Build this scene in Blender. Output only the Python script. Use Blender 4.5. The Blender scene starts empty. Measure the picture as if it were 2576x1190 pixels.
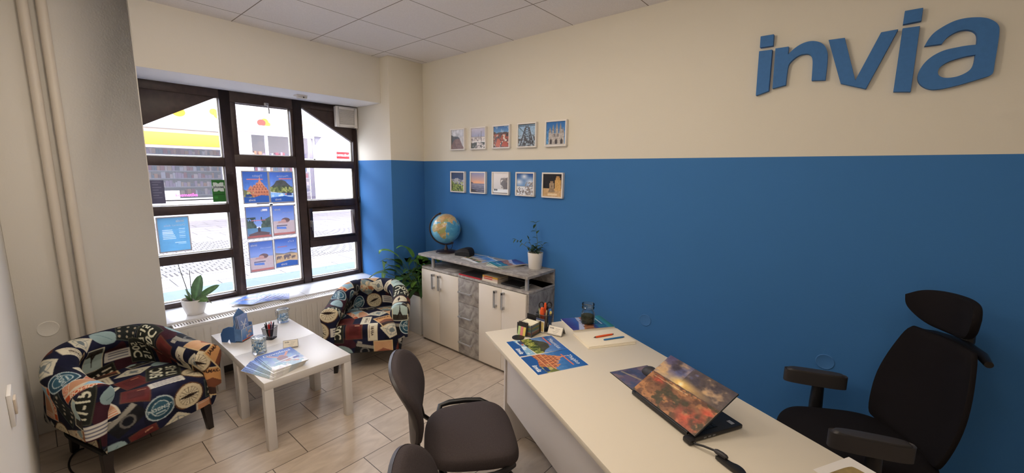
import bpy, bmesh, math, random
import numpy as np
from mathutils import Vector, Matrix, geometry

random.seed(7)
RNG = np.random.default_rng(11)
SC = bpy.context.scene
COL = SC.collection
PI = math.pi

# ------------------------------------------------------------------ colours
def lin(c):
    c = np.asarray(c, dtype=float) / 255.0
    return np.where(c <= 0.04045, c / 12.92, ((c + 0.055) / 1.055) ** 2.4)

def rgba(c):
    v = lin(c)
    return (float(v[0]), float(v[1]), float(v[2]), 1.0)

MATS = {}
def nodes_of(name):
    m = bpy.data.materials.new(name)
    m.use_nodes = True
    nt = m.node_tree
    return m, nt, nt.nodes['Principled BSDF'], nt.nodes['Material Output']

def add_noise(nt, b, col, scale, amount, bump=0.0, bscale=None, detail=3.0):
    """mottle the base colour by +-amount and add a fine bump"""
    tc = nt.nodes.new('ShaderNodeTexCoord')
    if amount > 0:
        n = nt.nodes.new('ShaderNodeTexNoise'); n.inputs['Scale'].default_value = scale; n.inputs['Detail'].default_value = detail
        nt.links.new(tc.outputs['Object'], n.inputs['Vector'])
        r = nt.nodes.new('ShaderNodeMapRange')
        r.inputs['From Min'].default_value = 0.3; r.inputs['From Max'].default_value = 0.7
        r.inputs['To Min'].default_value = 1 - amount; r.inputs['To Max'].default_value = 1 + amount
        nt.links.new(n.outputs['Fac'], r.inputs['Value'])
        mx = nt.nodes.new('ShaderNodeVectorMath'); mx.operation = 'SCALE'
        mx.inputs[0].default_value = col[:3]
        nt.links.new(r.outputs['Result'], mx.inputs['Scale'])
        nt.links.new(mx.outputs['Vector'], b.inputs['Base Color'])
    if bump > 0:
        n2 = nt.nodes.new('ShaderNodeTexNoise'); n2.inputs['Scale'].default_value = bscale or scale; n2.inputs['Detail'].default_value = 4
        nt.links.new(tc.outputs['Object'], n2.inputs['Vector'])
        bp = nt.nodes.new('ShaderNodeBump'); bp.inputs['Strength'].default_value = bump; bp.inputs['Distance'].default_value = 0.002
        nt.links.new(n2.outputs['Fac'], bp.inputs['Height'])
        nt.links.new(bp.outputs['Normal'], b.inputs['Normal'])

def mat(name, c, rough=0.5, metal=0.0, noise=0.0, nscale=20, bump=0.0, bscale=None, spec=0.5, coat=0.0, emit=0.0):
    if name in MATS: return MATS[name]
    m, nt, b, o = nodes_of(name)
    b.inputs['Base Color'].default_value = rgba(c)
    b.inputs['Roughness'].default_value = rough
    b.inputs['Metallic'].default_value = metal
    b.inputs['Specular IOR Level'].default_value = spec
    if coat: b.inputs['Coat Weight'].default_value = coat
    if emit:
        b.inputs['Emission Color'].default_value = rgba(c); b.inputs['Emission Strength'].default_value = emit
    if noise or bump: add_noise(nt, b, rgba(c), nscale, noise, bump, bscale)
    MATS[name] = m
    return m

def mat_attr(name, rough=0.5, spec=0.5, coat=0.0, translucent=0.0, bump=0.0, bscale=300):
    """surface whose colours are the printed 'Col' attribute"""
    if name in MATS: return MATS[name]
    m, nt, b, o = nodes_of(name)
    a = nt.nodes.new('ShaderNodeAttribute'); a.attribute_name = 'Col'
    nt.links.new(a.outputs['Color'], b.inputs['Base Color'])
    b.inputs['Roughness'].default_value = rough; b.inputs['Specular IOR Level'].default_value = spec
    if coat: b.inputs['Coat Weight'].default_value = coat; b.inputs['Coat Roughness'].default_value = 0.15
    if bump:
        add_noise(nt, b, (1, 1, 1), 1, 0, bump, bscale)
    if translucent:
        t = nt.nodes.new('ShaderNodeBsdfTranslucent'); nt.links.new(a.outputs['Color'], t.inputs['Color'])
        mx = nt.nodes.new('ShaderNodeMixShader'); mx.inputs[0].default_value = translucent
        nt.links.new(b.outputs[0], mx.inputs[1]); nt.links.new(t.outputs[0], mx.inputs[2]); nt.links.new(mx.outputs[0], o.inputs[0])
    MATS[name] = m
    return m

def mat_glass(name, tint=(250, 252, 252), refl=0.08, rough=0.02):
    if name in MATS: return MATS[name]
    m, nt, b, o = nodes_of(name)
    nt.nodes.remove(b)
    t = nt.nodes.new('ShaderNodeBsdfTransparent'); t.inputs[0].default_value = rgba(tint)
    g = nt.nodes.new('ShaderNodeBsdfGlossy'); g.inputs['Roughness'].default_value = rough
    lw = nt.nodes.new('ShaderNodeLayerWeight'); lw.inputs['Blend'].default_value = 0.25
    mr = nt.nodes.new('ShaderNodeMapRange'); mr.inputs['To Min'].default_value = refl * 0.4; mr.inputs['To Max'].default_value = min(1, refl * 6)
    nt.links.new(lw.outputs['Fresnel'], mr.inputs['Value'])
    mx = nt.nodes.new('ShaderNodeMixShader')
    nt.links.new(mr.outputs['Result'], mx.inputs[0]); nt.links.new(t.outputs[0], mx.inputs[1]); nt.links.new(g.outputs[0], mx.inputs[2])
    nt.links.new(mx.outputs[0], o.inputs[0])
    MATS[name] = m
    return m

def mat_band(name, low, high, z):
    """painted wall: blue up to z, cream above"""
    m, nt, b, o = nodes_of(name)
    g = nt.nodes.new('ShaderNodeNewGeometry'); s = nt.nodes.new('ShaderNodeSeparateXYZ')
    nt.links.new(g.outputs['Position'], s.inputs[0])
    c = nt.nodes.new('ShaderNodeMath'); c.operation = 'GREATER_THAN'; c.inputs[1].default_value = z
    nt.links.new(s.outputs['Z'], c.inputs[0])
    mx = nt.nodes.new('ShaderNodeMix'); mx.data_type = 'RGBA'
    mx.inputs[6].default_value = rgba(low); mx.inputs[7].default_value = rgba(high)
    nt.links.new(c.outputs[0], mx.inputs[0]); nt.links.new(mx.outputs[2], b.inputs['Base Color'])
    b.inputs['Roughness'].default_value = 0.75; b.inputs['Specular IOR Level'].default_value = 0.25
    add_noise(nt, b, (1, 1, 1), 1, 0, 0.25, 90)
    return m

def math_node(nt, op, a, b=None, c=None):
    n = nt.nodes.new('ShaderNodeMath'); n.operation = op
    for i, v in enumerate((a, b, c)):
        if v is None: continue
        if isinstance(v, (int, float)): n.inputs[i].default_value = v
        else: nt.links.new(v, n.inputs[i])
    return n.outputs[0]

def grid_line(nt, sock, origin, pitch, width):
    """1 on joint lines of the given pitch"""
    u = math_node(nt, 'DIVIDE', math_node(nt, 'SUBTRACT', sock, origin), pitch)
    f = math_node(nt, 'FRACT', math_node(nt, 'ADD', u, 100.5))
    d = math_node(nt, 'ABSOLUTE', math_node(nt, 'SUBTRACT', f, 0.5))
    return math_node(nt, 'LESS_THAN', d, width / pitch / 2)

def pos_xyz(nt):
    g = nt.nodes.new('ShaderNodeNewGeometry'); s = nt.nodes.new('ShaderNodeSeparateXYZ')
    nt.links.new(g.outputs['Position'], s.inputs[0])
    return s.outputs['X'], s.outputs['Y'], s.outputs['Z'], g.outputs['Position']

def mix_rgb(nt, fac, a, b):
    mx = nt.nodes.new('ShaderNodeMix'); mx.data_type = 'RGBA'
    if isinstance(fac, (int, float)): mx.inputs[0].default_value = fac
    else: nt.links.new(fac, mx.inputs[0])
    for i, v in ((6, a), (7, b)):
        if isinstance(v, tuple): mx.inputs[i].default_value = v
        else: nt.links.new(v, mx.inputs[i])
    return mx.outputs[2]

# ------------------------------------------------------------------ object helpers
def link(name, me, m=None, parent=None, loc=(0, 0, 0), rot=(0, 0, 0), smooth=False):
    o = bpy.data.objects.new(name, me)
    COL.objects.link(o)
    if m is not None and not me.materials:
        me.materials.append(m)
    if smooth:
        me.polygons.foreach_set('use_smooth', [True] * len(me.polygons))
    o.location = loc; o.rotation_euler = rot
    if parent is not None: o.parent = parent
    return o

def tag(o, label, cat, group=None, kind=None):
    o['label'] = label; o['category'] = cat
    if group: o['group'] = group
    if kind: o['kind'] = kind
    return o

def thing(name, label, cat, loc=(0, 0, 0), rz=0.0, group=None):
    o = bpy.data.objects.new(name, None); COL.objects.link(o)
    o.empty_display_size = 0.05
    o.location = loc; o.rotation_euler = (0, 0, rz)
    return tag(o, label, cat, group)

def struct(o):
    o['kind'] = 'structure'
    return o

def kids(o):
    return [c for c in bpy.data.objects if c.parent == o]

def dup(root, loc=None, rot=None, label=None, group=None):
    r = root.copy(); COL.objects.link(r)
    if loc is not None: r.location = loc
    if rot is not None: r.rotation_euler = rot
    if label: r['label'] = label
    if group: r['group'] = group
    for ch in kids(root):
        c = ch.copy(); COL.objects.link(c); c.parent = r
        for g in kids(ch):
            d = g.copy(); COL.objects.link(d); d.parent = c
    return r

class MB:
    """collects shapes into one mesh"""
    def __init__(s): s.v = []; s.f = []
    def add(s, verts, faces, M=None):
        k = len(s.v)
        s.v += [tuple((M @ Vector(p)) if M is not None else p) for p in verts]
        s.f += [tuple(i + k for i in f) for f in faces]
        return s
    def box(s, x0, x1, y0, y1, z0, z1, M=None):
        V = [(x0, y0, z0), (x1, y0, z0), (x1, y1, z0), (x0, y1, z0), (x0, y0, z1), (x1, y0, z1), (x1, y1, z1), (x0, y1, z1)]
        F = [(3, 2, 1, 0), (4, 5, 6, 7), (0, 1, 5, 4), (1, 2, 6, 5), (2, 3, 7, 6), (3, 0, 4, 7)]
        return s.add(V, F, M)
    def taper(s, cx, cy, z0, z1, a0, b0, a1, b1, dx=0, dy=0):
        V = []
        for z, a, b, ox, oy in ((z0, a0, b0, dx, dy), (z1, a1, b1, 0, 0)):
            V += [(cx + ox - a, cy + oy - b, z), (cx + ox + a, cy + oy - b, z), (cx + ox + a, cy + oy + b, z), (cx + ox - a, cy + oy + b, z)]
        F = [(3, 2, 1, 0), (4, 5, 6, 7), (0, 1, 5, 4), (1, 2, 6, 5), (2, 3, 7, 6), (3, 0, 4, 7)]
        return s.add(V, F)
    def lathe(s, prof, n=32, c=(0, 0, 0), M=None, close=True):
        V = []; F = []
        for r, z in prof:
            for i in range(n):
                a = 2 * PI * i / n
                V.append((c[0] + r * math.cos(a), c[1] + r * math.sin(a), c[2] + z))
        m = len(prof)
        for j in range(m - 1):
            for i in range(n):
                i2 = (i + 1) % n
                F.append((j * n + i, j * n + i2, (j + 1) * n + i2, (j + 1) * n + i))
        if close:
            F.append(tuple(reversed(range(n)))); F.append(tuple((m - 1) * n + i for i in range(n)))
        return s.add(V, F, M)
    def tube(s, pts, r, n=10, closed=False):
        P = [Vector(p) for p in pts]; k = len(P)
        rr = r if isinstance(r, (list, tuple)) else [r] * k
        V = []; F = []; up = None
        for i in range(k):
            a = P[(i - 1) % k] if (i or closed) else P[i]
            b = P[(i + 1) % k] if (i < k - 1 or closed) else P[i]
            t = (b - a).normalized()
            if up is None:
                up = Vector((0, 0, 1)) if abs(t.z) < 0.9 else Vector((1, 0, 0))
            sd = t.cross(up); sd.normalize(); up = sd.cross(t).normalized()
            for j in range(n):
                an = 2 * PI * j / n
                V.append(tuple(P[i] + (sd * math.cos(an) + up * math.sin(an)) * rr[i]))
        for i in range(k if closed else k - 1):
            i2 = (i + 1) % k
            for j in range(n):
                j2 = (j + 1) % n
                F.append((i * n + j, i * n + j2, i2 * n + j2, i2 * n + j))
        if not closed:
            F.append(tuple(reversed(range(n)))); F.append(tuple((k - 1) * n + j for j in range(n)))
        return s.add(V, F)
    def prism(s, loops, d, M=None):
        """polygon (outer loop, then holes) in xy, extruded from z=0 to z=d"""
        tri = geometry.tessellate_polygon([[Vector((p[0], p[1], 0)) for p in lp] for lp in loops])
        flat = [p for lp in loops for p in lp]; n = len(flat)
        V = [(p[0], p[1], 0) for p in flat] + [(p[0], p[1], d) for p in flat]
        F = []
        for t in tri:
            a, b, c = (flat[i] for i in t)
            if (b[0] - a[0]) * (c[1] - a[1]) - (b[1] - a[1]) * (c[0] - a[0]) < 0: t = (t[0], t[2], t[1])
            F.append((t[2], t[1], t[0])); F.append((t[0] + n, t[1] + n, t[2] + n))
        k = 0
        for lp in loops:
            m = len(lp)
            area = sum(lp[i][0] * lp[(i + 1) % m][1] - lp[(i + 1) % m][0] * lp[i][1] for i in range(m))
            for i in range(m):
                i2 = (i + 1) % m
                q = (k + i, k + i2, n + k + i2, n + k + i)
                F.append(q)
            k += m
        return s.add(V, F, M)
    def build(s, name, m=None, parent=None, loc=(0, 0, 0), rot=(0, 0, 0), bevel=0.0, seg=2, smooth=False, angle=40):
        me = bpy.data.meshes.new(name)
        bm = bmesh.new()
        vs = [bm.verts.new(p) for p in s.v]
        for f in s.f:
            try: bm.faces.new([vs[i] for i in f])
            except ValueError: pass
        bmesh.ops.remove_doubles(bm, verts=bm.verts, dist=1e-6)
        bmesh.ops.recalc_face_normals(bm, faces=bm.faces)
        if bevel > 0:
            es = [e for e in bm.edges if len(e.link_faces) == 2 and e.calc_face_angle(0) > math.radians(angle)]
            bmesh.ops.bevel(bm, geom=es, offset=bevel, offset_type='OFFSET', segments=seg, profile=0.5, affect='EDGES', clamp_overlap=True)
        bm.to_mesh(me); bm.free()
        o = link(name, me, m, parent, loc, rot)
        if smooth or bevel > 0:
            me.polygons.foreach_set('use_smooth', [True] * len(me.polygons))
            me.set_sharp_from_angle(angle=math.radians(angle))
        return o

def box(name, x0, x1, y0, y1, z0, z1, m, parent=None, bevel=0.0, loc=(0, 0, 0), rot=(0, 0, 0)):
    return MB().box(x0, x1, y0, y1, z0, z1).build(name, m, parent, loc, rot, bevel)

def grid_obj(name, V, C=None, m=None, parent=None, loc=(0, 0, 0), rot=(0, 0, 0), wrap=False, smooth=True, extra=None):
    """V (n,m,3) vertices, C (n,m,3) sRGB 0-255 colours; extra: list of further (V,C,wrap) grids in the same mesh"""
    allV = []; allC = []; allF = []
    k = 0
    for (v, c, w) in [(V, C, wrap)] + (extra or []):
        n, mm = v.shape[:2]
        idx = np.arange(n * mm).reshape(n, mm) + k
        if w: idx2 = np.concatenate([idx, idx[:, :1]], 1)
        else: idx2 = idx
        q = np.stack([idx2[:-1, :-1], idx2[:-1, 1:], idx2[1:, 1:], idx2[1:, :-1]], -1).reshape(-1, 4)
        allV.append(v.reshape(-1, 3)); allF.append(q); k += n * mm
        if c is not None: allC.append(c.reshape(-1, 3))
    v = np.concatenate(allV); f = np.concatenate(allF)
    me = bpy.data.meshes.new(name)
    me.vertices.add(len(v)); me.vertices.foreach_set('co', v.astype(np.float32).ravel())
    me.loops.add(f.size); me.loops.foreach_set('vertex_index', f.astype(np.int32).ravel())
    me.polygons.add(len(f)); me.polygons.foreach_set('loop_start', np.arange(0, f.size, 4, dtype=np.int32))
    me.update(calc_edges=True)
    me.validate()
    if allC:
        c = lin(np.concatenate(allC))
        at = me.color_attributes.new('Col', 'FLOAT_COLOR', 'POINT')
        at.data.foreach_set('color', np.concatenate([c, np.ones((len(c), 1))], 1).astype(np.float32).ravel())
    return link(name, me, m, parent, loc, rot, smooth)

# ------------------------------------------------------------------ lettering
_TXT = {}
def text_mesh(s, size=0.1, bold=0.0, shear=0.0, align='LEFT', extrude=0.0, mirror=False, spacing=1.0):
    cu = bpy.data.curves.new('lettering', 'FONT')
    cu.body = s; cu.size = size; cu.offset = bold * size; cu.shear = shear; cu.align_x = align; cu.extrude = extrude
    cu.space_character = spacing; cu.resolution_u = 3
    o = bpy.data.objects.new('lettering', cu); COL.objects.link(o)
    dg = bpy.context.evaluated_depsgraph_get(); dg.update()
    me = bpy.data.meshes.new_from_object(o.evaluated_get(dg))
    bpy.data.objects.remove(o); bpy.data.curves.remove(cu)
    me.materials.clear()
    if mirror:
        me.transform(Matrix.Scale(-1, 4, (1, 0, 0)))
    return me

def text(name, s, size, m, parent, loc, rot=(0, 0, 0), **k):
    return link(name, text_mesh(s, size, **k), m, parent, loc, rot)

def text_tris(s, size=1.0, bold=0.03):
    key = (s, size, bold)
    if key not in _TXT:
        me = text_mesh(s, size, bold, align='CENTER')
        me.calc_loop_triangles()
        P = np.array([v.co[:2] for v in me.vertices])
        T = np.array([t.vertices[:] for t in me.loop_triangles])
        P = P - (P.min(0) + P.max(0)) / 2
        _TXT[key] = (P, T); bpy.data.meshes.remove(me)
    return _TXT[key]

# ------------------------------------------------------------------ little painter for printed pictures
def value_noise(h, w, cells, rng, octaves=3):
    out = np.zeros((h, w)); amp = 1.0; tot = 0
    for o in range(octaves):
        n = cells * 2 ** o
        g = rng.random((n + 2, n + 2))
        y = np.linspace(0, n, h, endpoint=False); x = np.linspace(0, n, w, endpoint=False)
        yi = y.astype(int); xi = x.astype(int); fy = (y - yi)[:, None]; fx = (x - xi)[None, :]
        fy = fy * fy * (3 - 2 * fy); fx = fx * fx * (3 - 2 * fx)
        a = g[np.ix_(yi, xi)]; b = g[np.ix_(yi, xi + 1)]; c = g[np.ix_(yi + 1, xi)]; d = g[np.ix_(yi + 1, xi + 1)]
        out += amp * ((a * (1 - fx) + b * fx) * (1 - fy) + (c * (1 - fx) + d * fx) * fy)
        tot += amp; amp *= 0.55
    return out / tot

class Cv:
    """canvas, x right 0..W, y up 0..H (arbitrary units)"""
    def __init__(s, w, h, W=1.0, H=1.0, bg=(255, 255, 255), seed=1):
        s.w, s.h, s.W, s.H = w, h, W, H
        s.a = np.empty((h, w, 3)); s.a[:] = bg
        s.X, s.Y = np.meshgrid((np.arange(w) + .5) / w * W, (np.arange(h) + .5) / h * H)
        s.r = np.random.default_rng(seed)
    def put(s, mask, col, al=1.0):
        m = (mask * al)[..., None] if mask.dtype != bool else (mask.astype(float) * al)[..., None]
        s.a = s.a * (1 - m) + np.asarray(col, float) * m
    def grad(s, y0, y1, c0, c1, x0=-9, x1=99):
        t = np.clip((s.Y - y0) / (y1 - y0), 0, 1)[..., None]
        m = (s.Y >= y0) & (s.Y <= y1) & (s.X >= x0) & (s.X <= x1)
        c = np.asarray(c0, float) * (1 - t) + np.asarray(c1, float) * t
        s.a[m] = c[m]
    def pmask(s, pts):
        p = np.asarray(pts, float); x0, y0 = p.min(0); x1, y1 = p.max(0)
        m = np.zeros((s.h, s.w), bool)
        i0 = max(0, int(x0 / s.W * s.w) - 1); i1 = min(s.w, int(x1 / s.W * s.w) + 2)
        j0 = max(0, int(y0 / s.H * s.h) - 1); j1 = min(s.h, int(y1 / s.H * s.h) + 2)
        if i1 <= i0 or j1 <= j0: return m
        X = s.X[j0:j1, i0:i1]; Y = s.Y[j0:j1, i0:i1]; sub = np.zeros(X.shape, bool)
        n = len(p)
        for i in range(n):
            ax, ay = p[i]; bx, by = p[(i + 1) % n]
            if ay == by: continue
            c = ((ay > Y) != (by > Y)) & (X < (bx - ax) * (Y - ay) / (by - ay) + ax)
            sub ^= c
        m[j0:j1, i0:i1] = sub
        return m
    def poly(s, pts, col, al=1.0): s.put(s.pmask(pts), col, al)
    def rect(s, x0, y0, x1, y1, col, al=1.0): s.put((s.X >= x0) & (s.X <= x1) & (s.Y >= y0) & (s.Y <= y1), col, al)
    def ell(s, cx, cy, rx, ry, col, al=1.0, ang=0.0):
        c, q = math.cos(ang), math.sin(ang); dx = s.X - cx; dy = s.Y - cy
        s.put(((dx * c + dy * q) / rx) ** 2 + ((-dx * q + dy * c) / ry) ** 2 <= 1, col, al)
    def soft(s, cx, cy, rx, ry, col, al=1.0):
        d = np.sqrt(((s.X - cx) / rx) ** 2 + ((s.Y - cy) / ry) ** 2)
        s.put(np.clip(1 - d, 0, 1) ** 1.2, col, al)
    def noise(s, cells, amp, mask=None, col=None):
        n = value_noise(s.h, s.w, cells, s.r) - .5
        if mask is None: mask = np.ones((s.h, s.w), bool)
        s.a += (n * amp * 2 * mask)[..., None] * (np.ones(3) if col is None else np.asarray(col, float))
    def cloud(s, mask, cells, lo, hi, col, al=1.0):
        n = np.clip((value_noise(s.h, s.w, cells, s.r, 4) - lo) / (hi - lo), 0, 1)
        s.put(mask * n, col, al)
    def blot(s, mask, cells, thr, col, al=1.0):
        n = value_noise(s.h, s.w, cells, s.r)
        s.put(mask & (n > thr), col, al)
    def below(s, f): return s.Y < f(s.X)
    def ridge(s, base, amp, cells, col, col2=None, seed_cells=14):
        g = value_noise(2, s.w, cells, s.r, 4)[0]
        top = base + (g - .5) * 2 * amp
        m = s.Y < top[None, :]
        s.put(m, col)
        if col2 is not None: s.blot(m, seed_cells, .53, col2, .8)
        return m
    def line(s, p, q, wd, col, al=1.0):
        p = np.asarray(p, float); q = np.asarray(q, float); d = q - p; L = max(1e-9, np.hypot(*d)); nrm = np.array([-d[1], d[0]]) / L * wd / 2
        s.poly([p + nrm, q + nrm, q - nrm, p - nrm], col, al)
    def words(s, txt, cx, cy, size, col, ang=0.0):
        P, T = text_tris(txt); c, q = math.cos(ang), math.sin(ang)
        Q = np.stack([P[:, 0] * c - P[:, 1] * q, P[:, 0] * q + P[:, 1] * c], 1) * size + (cx, cy)
        m = np.zeros((s.h, s.w), bool)
        for t in T: m |= s.pmask(Q[t])
        s.put(m, col)
    def out(s): return np.clip(s.a, 0, 255)

M_PRINT = mat_attr('printed_paper', rough=0.35, coat=0.15)
M_PRINT_MATT = mat_attr('printed_card', rough=0.6)
M_BACKLIT = mat_attr('backlit_print', rough=0.5, translucent=0.55)
M_WHITE_INK = mat('white_ink', (240, 242, 245), 0.5)
M_DARK_INK = mat('dark_ink', (40, 44, 60), 0.6)

def sheet(name, cv, w, h, t, parent=None, loc=(0, 0, 0), rot=(0, 0, 0), m=None, curl=0.0, both=False, edge=(245, 243, 238)):
    """a printed sheet, front up (+z), lower left corner at the origin; paper edges and back in the same mesh"""
    a = cv.out(); H, W = a.shape[:2]
    X, Y = np.meshgrid(np.linspace(0, w, W), np.linspace(0, h, H))
    Z = np.full_like(X, t) + curl * ((X / w - .5) ** 2 * 4)
    top = np.stack([X, Y, Z], -1)
    e = np.array(edge, float)
    bx = np.array([0, w]); by = np.array([0, h])
    ring = np.array([[0, 0], [w, 0], [w, h], [0, h]], float)
    zc = t + curl - 1e-5
    side = np.stack([np.concatenate([ring, np.full((4, 1), curl)], 1), np.concatenate([ring, np.full((4, 1), zc)], 1)])
    if both:
        bot = top.copy(); bot[..., 2] -= t
        ex = [(bot[::-1], a[::-1], False), (side, np.broadcast_to(e, (2, 4, 3)), True)]
    else:
        nb = 9
        bX, bY = np.meshgrid(np.linspace(0, w, nb), np.linspace(0, h, 2))
        bZ = curl * ((bX / w - .5) ** 2 * 4)
        bot = np.stack([bX, bY, bZ], -1)[::-1]
        ex = [(bot, np.broadcast_to(e, bot.shape), False), (side, np.broadcast_to(e, (2, 4, 3)), True)]
    return grid_obj(name, top, a, m or M_PRINT, parent, loc, rot, extra=ex, smooth=False)

# ------------------------------------------------------------------ camera
F_PX, YAW, PITCH, ROLL = 1030.159, 2.2755833, -0.1550164, 0.0132637
CAM = Vector((3.72675, -2.86579, 1.71901))
d = Vector((math.cos(PITCH) * math.cos(YAW), math.cos(PITCH) * math.sin(YAW), math.sin(PITCH)))
r = d.cross(Vector((0, 0, 1))).normalized(); u = r.cross(d)
r2 = r * math.cos(ROLL) + u * math.sin(ROLL); u2 = -r * math.sin(ROLL) + u * math.cos(ROLL)
cam_d = bpy.data.cameras.new('camera'); cam = bpy.data.objects.new('camera', cam_d); COL.objects.link(cam)
Mx = Matrix((r2, u2, -d)).transposed().to_4x4(); Mx.translation = CAM
cam.matrix_world = Mx
cam_d.sensor_fit = 'HORIZONTAL'; cam_d.sensor_width = 36.0; cam_d.lens = F_PX / 2576 * 36.0
cam_d.clip_start = 0.02; cam_d.clip_end = 200
SC.camera = cam

# ================================================================== SETTING
H = 2.85; BAND = 1.83
XW = -0.15          # plaster face of the window wall
XF = -0.66          # inner face of the window frame
XO = -0.80          # outer face of the house
YL = -3.0           # left wall
XE = 6.6
M_CREAM = mat('cream_wall_paint', (228, 223, 214), 0.8, bump=0.25, bscale=90, spec=0.25)
M_BANDW = mat_band('two_tone_wall_paint', (62, 118, 178), (224, 217, 202), BAND)

def mat_floor():
    m, nt, b, o = nodes_of('stone_tile_floor')
    x, y, z, p = pos_xyz(nt)
    col = math_node(nt, 'FLOOR', math_node(nt, 'DIVIDE', math_node(nt, 'SUBTRACT', x, 1.0), 0.3))
    yy = math_node(nt, 'ADD', y, math_node(nt, 'MULTIPLY', col, 0.2))
    lx = grid_line(nt, x, 1.0, 0.3, 0.005); ly = grid_line(nt, yy, -0.727, 0.6, 0.005)
    line = math_node(nt, 'MAXIMUM', lx, ly)
    row = math_node(nt, 'FLOOR', math_node(nt, 'DIVIDE', math_node(nt, 'ADD', yy, 0.727), 0.6))
    cmb = nt.nodes.new('ShaderNodeCombineXYZ'); nt.links.new(col, cmb.inputs[0]); nt.links.new(row, cmb.inputs[1])
    wn = nt.nodes.new('ShaderNodeTexWhiteNoise'); nt.links.new(cmb.outputs[0], wn.inputs[0])
    mp = nt.nodes.new('ShaderNodeMapping'); mp.inputs['Scale'].default_value = (9, 3, 1)
    sh = nt.nodes.new('ShaderNodeVectorMath'); sh.operation = 'ADD'
    nt.links.new(p, sh.inputs[0]); nt.links.new(wn.outputs['Color'], sh.inputs[1]); nt.links.new(sh.outputs[0], mp.inputs[0])
    n = nt.nodes.new('ShaderNodeTexNoise'); n.inputs['Scale'].default_value = 1.6; n.inputs['Detail'].default_value = 6; n.inputs['Distortion'].default_value = 1.2
    nt.links.new(mp.outputs[0], n.inputs[0])
    base = mix_rgb(nt, n.outputs['Fac'], rgba((164, 146, 128)), rgba((220, 204, 186)))
    hv = nt.nodes.new('ShaderNodeHueSaturation'); nt.links.new(base, hv.inputs['Color'])
    nt.links.new(math_node(nt, 'ADD', 0.93, math_node(nt, 'MULTIPLY', wn.outputs['Value'], 0.14)), hv.inputs['Value'])
    nt.links.new(mix_rgb(nt, line, hv.outputs[0], rgba((92, 80, 70))), b.inputs['Base Color'])
    b.inputs['Roughness'].default_value = 0.42
    bp = nt.nodes.new('ShaderNodeBump'); bp.inputs['Strength'].default_value = 0.4; bp.inputs['Distance'].default_value = 0.003
    nt.links.new(math_node(nt, 'SUBTRACT', math_node(nt, 'MULTIPLY', n.outputs['Fac'], 0.4), line), bp.inputs['Height'])
    nt.links.new(bp.outputs[0], b.inputs['Normal'])
    return m

def mat_ceiling():
    m, nt, b, o = nodes_of('mineral_fibre_ceiling')
    x, y, z, p = pos_xyz(nt)
    line = math_node(nt, 'MAXIMUM', grid_line(nt, x, 0.079, 0.6, 0.007), grid_line(nt, y, -0.506, 0.6, 0.007))
    n = nt.nodes.new('ShaderNodeTexNoise'); n.inputs['Scale'].default_value = 130; n.inputs['Detail'].default_value = 3
    nt.links.new(p, n.inputs[0])
    base = mix_rgb(nt, n.outputs['Fac'], rgba((222, 217, 217)), rgba((244, 240, 240)))
    nt.links.new(mix_rgb(nt, line, base, rgba((140, 130, 122))), b.inputs['Base Color'])
    b.inputs['Roughness'].default_value = 0.9
    bp = nt.nodes.new('ShaderNodeBump'); bp.inputs['Strength'].default_value = 0.3; bp.inputs['Distance'].default_value = 0.003
    nt.links.new(math_node(nt, 'SUBTRACT', math_node(nt, 'MULTIPLY', n.outputs['Fac'], 0.3), line), bp.inputs['Height'])
    nt.links.new(bp.outputs[0], b.inputs['Normal'])
    return m

struct(box('floor', XO, XE, YL - 0.2, 0.2, -0.15, 0.0, mat_floor()))
struct(box('ceiling', XO, XE, YL - 0.2, 0.2, H, H + 0.25, mat_ceiling()))
struct(box('wall_back', -0.02, XE, 0.0, 0.2, 0.0, H, M_BANDW))
struct(box('wall_left', XO, XE, YL - 0.2, YL, 0.0, H, M_CREAM))
struct(box('wall_right', XE, XE + 0.2, YL - 0.2, 0.2, 0.0, H, M_CREAM))
YJ = -2.305         # left jamb of the niche
YP = -0.42          # side of the pillar
w = MB()
w.box(XO, XW, YL, YJ, 0, H)
w.box(XO, XW, YJ, YP, 2.405, H)
w.box(XO, -0.26, YJ, YP, 0, 0.505)
def mat_reveal():
    m, nt, b, o = nodes_of('cream_wall_with_lit_reveal')
    x, y, z, p = pos_xyz(nt)
    nt.links.new(mix_rgb(nt, math_node(nt, 'LESS_THAN', x, XW - 0.003), rgba((228, 223, 214)), rgba((248, 247, 248))), b.inputs['Base Color'])  # reveal colour raised towards white to stand for daylight bouncing in
    b.inputs['Roughness'].default_value = 0.8; b.inputs['Specular IOR Level'].default_value = 0.25
    add_noise(nt, b, (1, 1, 1), 1, 0, 0.25, 90)
    return m
struct(w.build('wall_front', mat_reveal(), bevel=0.004))
struct(MB().box(XO, 0.0, YP, 0.0, 0, H).build('pillar', M_BANDW, bevel=0.004))

def mat_sill():
    m, nt, b, o = nodes_of('white_sill_tile')
    x, y, z, p = pos_xyz(nt)
    line = grid_line(nt, y, -1.246, 0.58, 0.004)
    nt.links.new(mix_rgb(nt, line, rgba((228, 228, 232)), rgba((120, 116, 116))), b.inputs['Base Color'])
    b.inputs['Roughness'].default_value = 0.3
    return m
struct(MB().box(XF - 0.02, -0.243, YJ, YP, 0.505, 0.53).build('windowsill', mat_sill(), bevel=0.003))
struct(box('baseboard_front', -0.26, -0.245, YJ, YP, 0.0, 0.08, mat('dark_skirting', (84, 76, 72), 0.5)))

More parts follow.
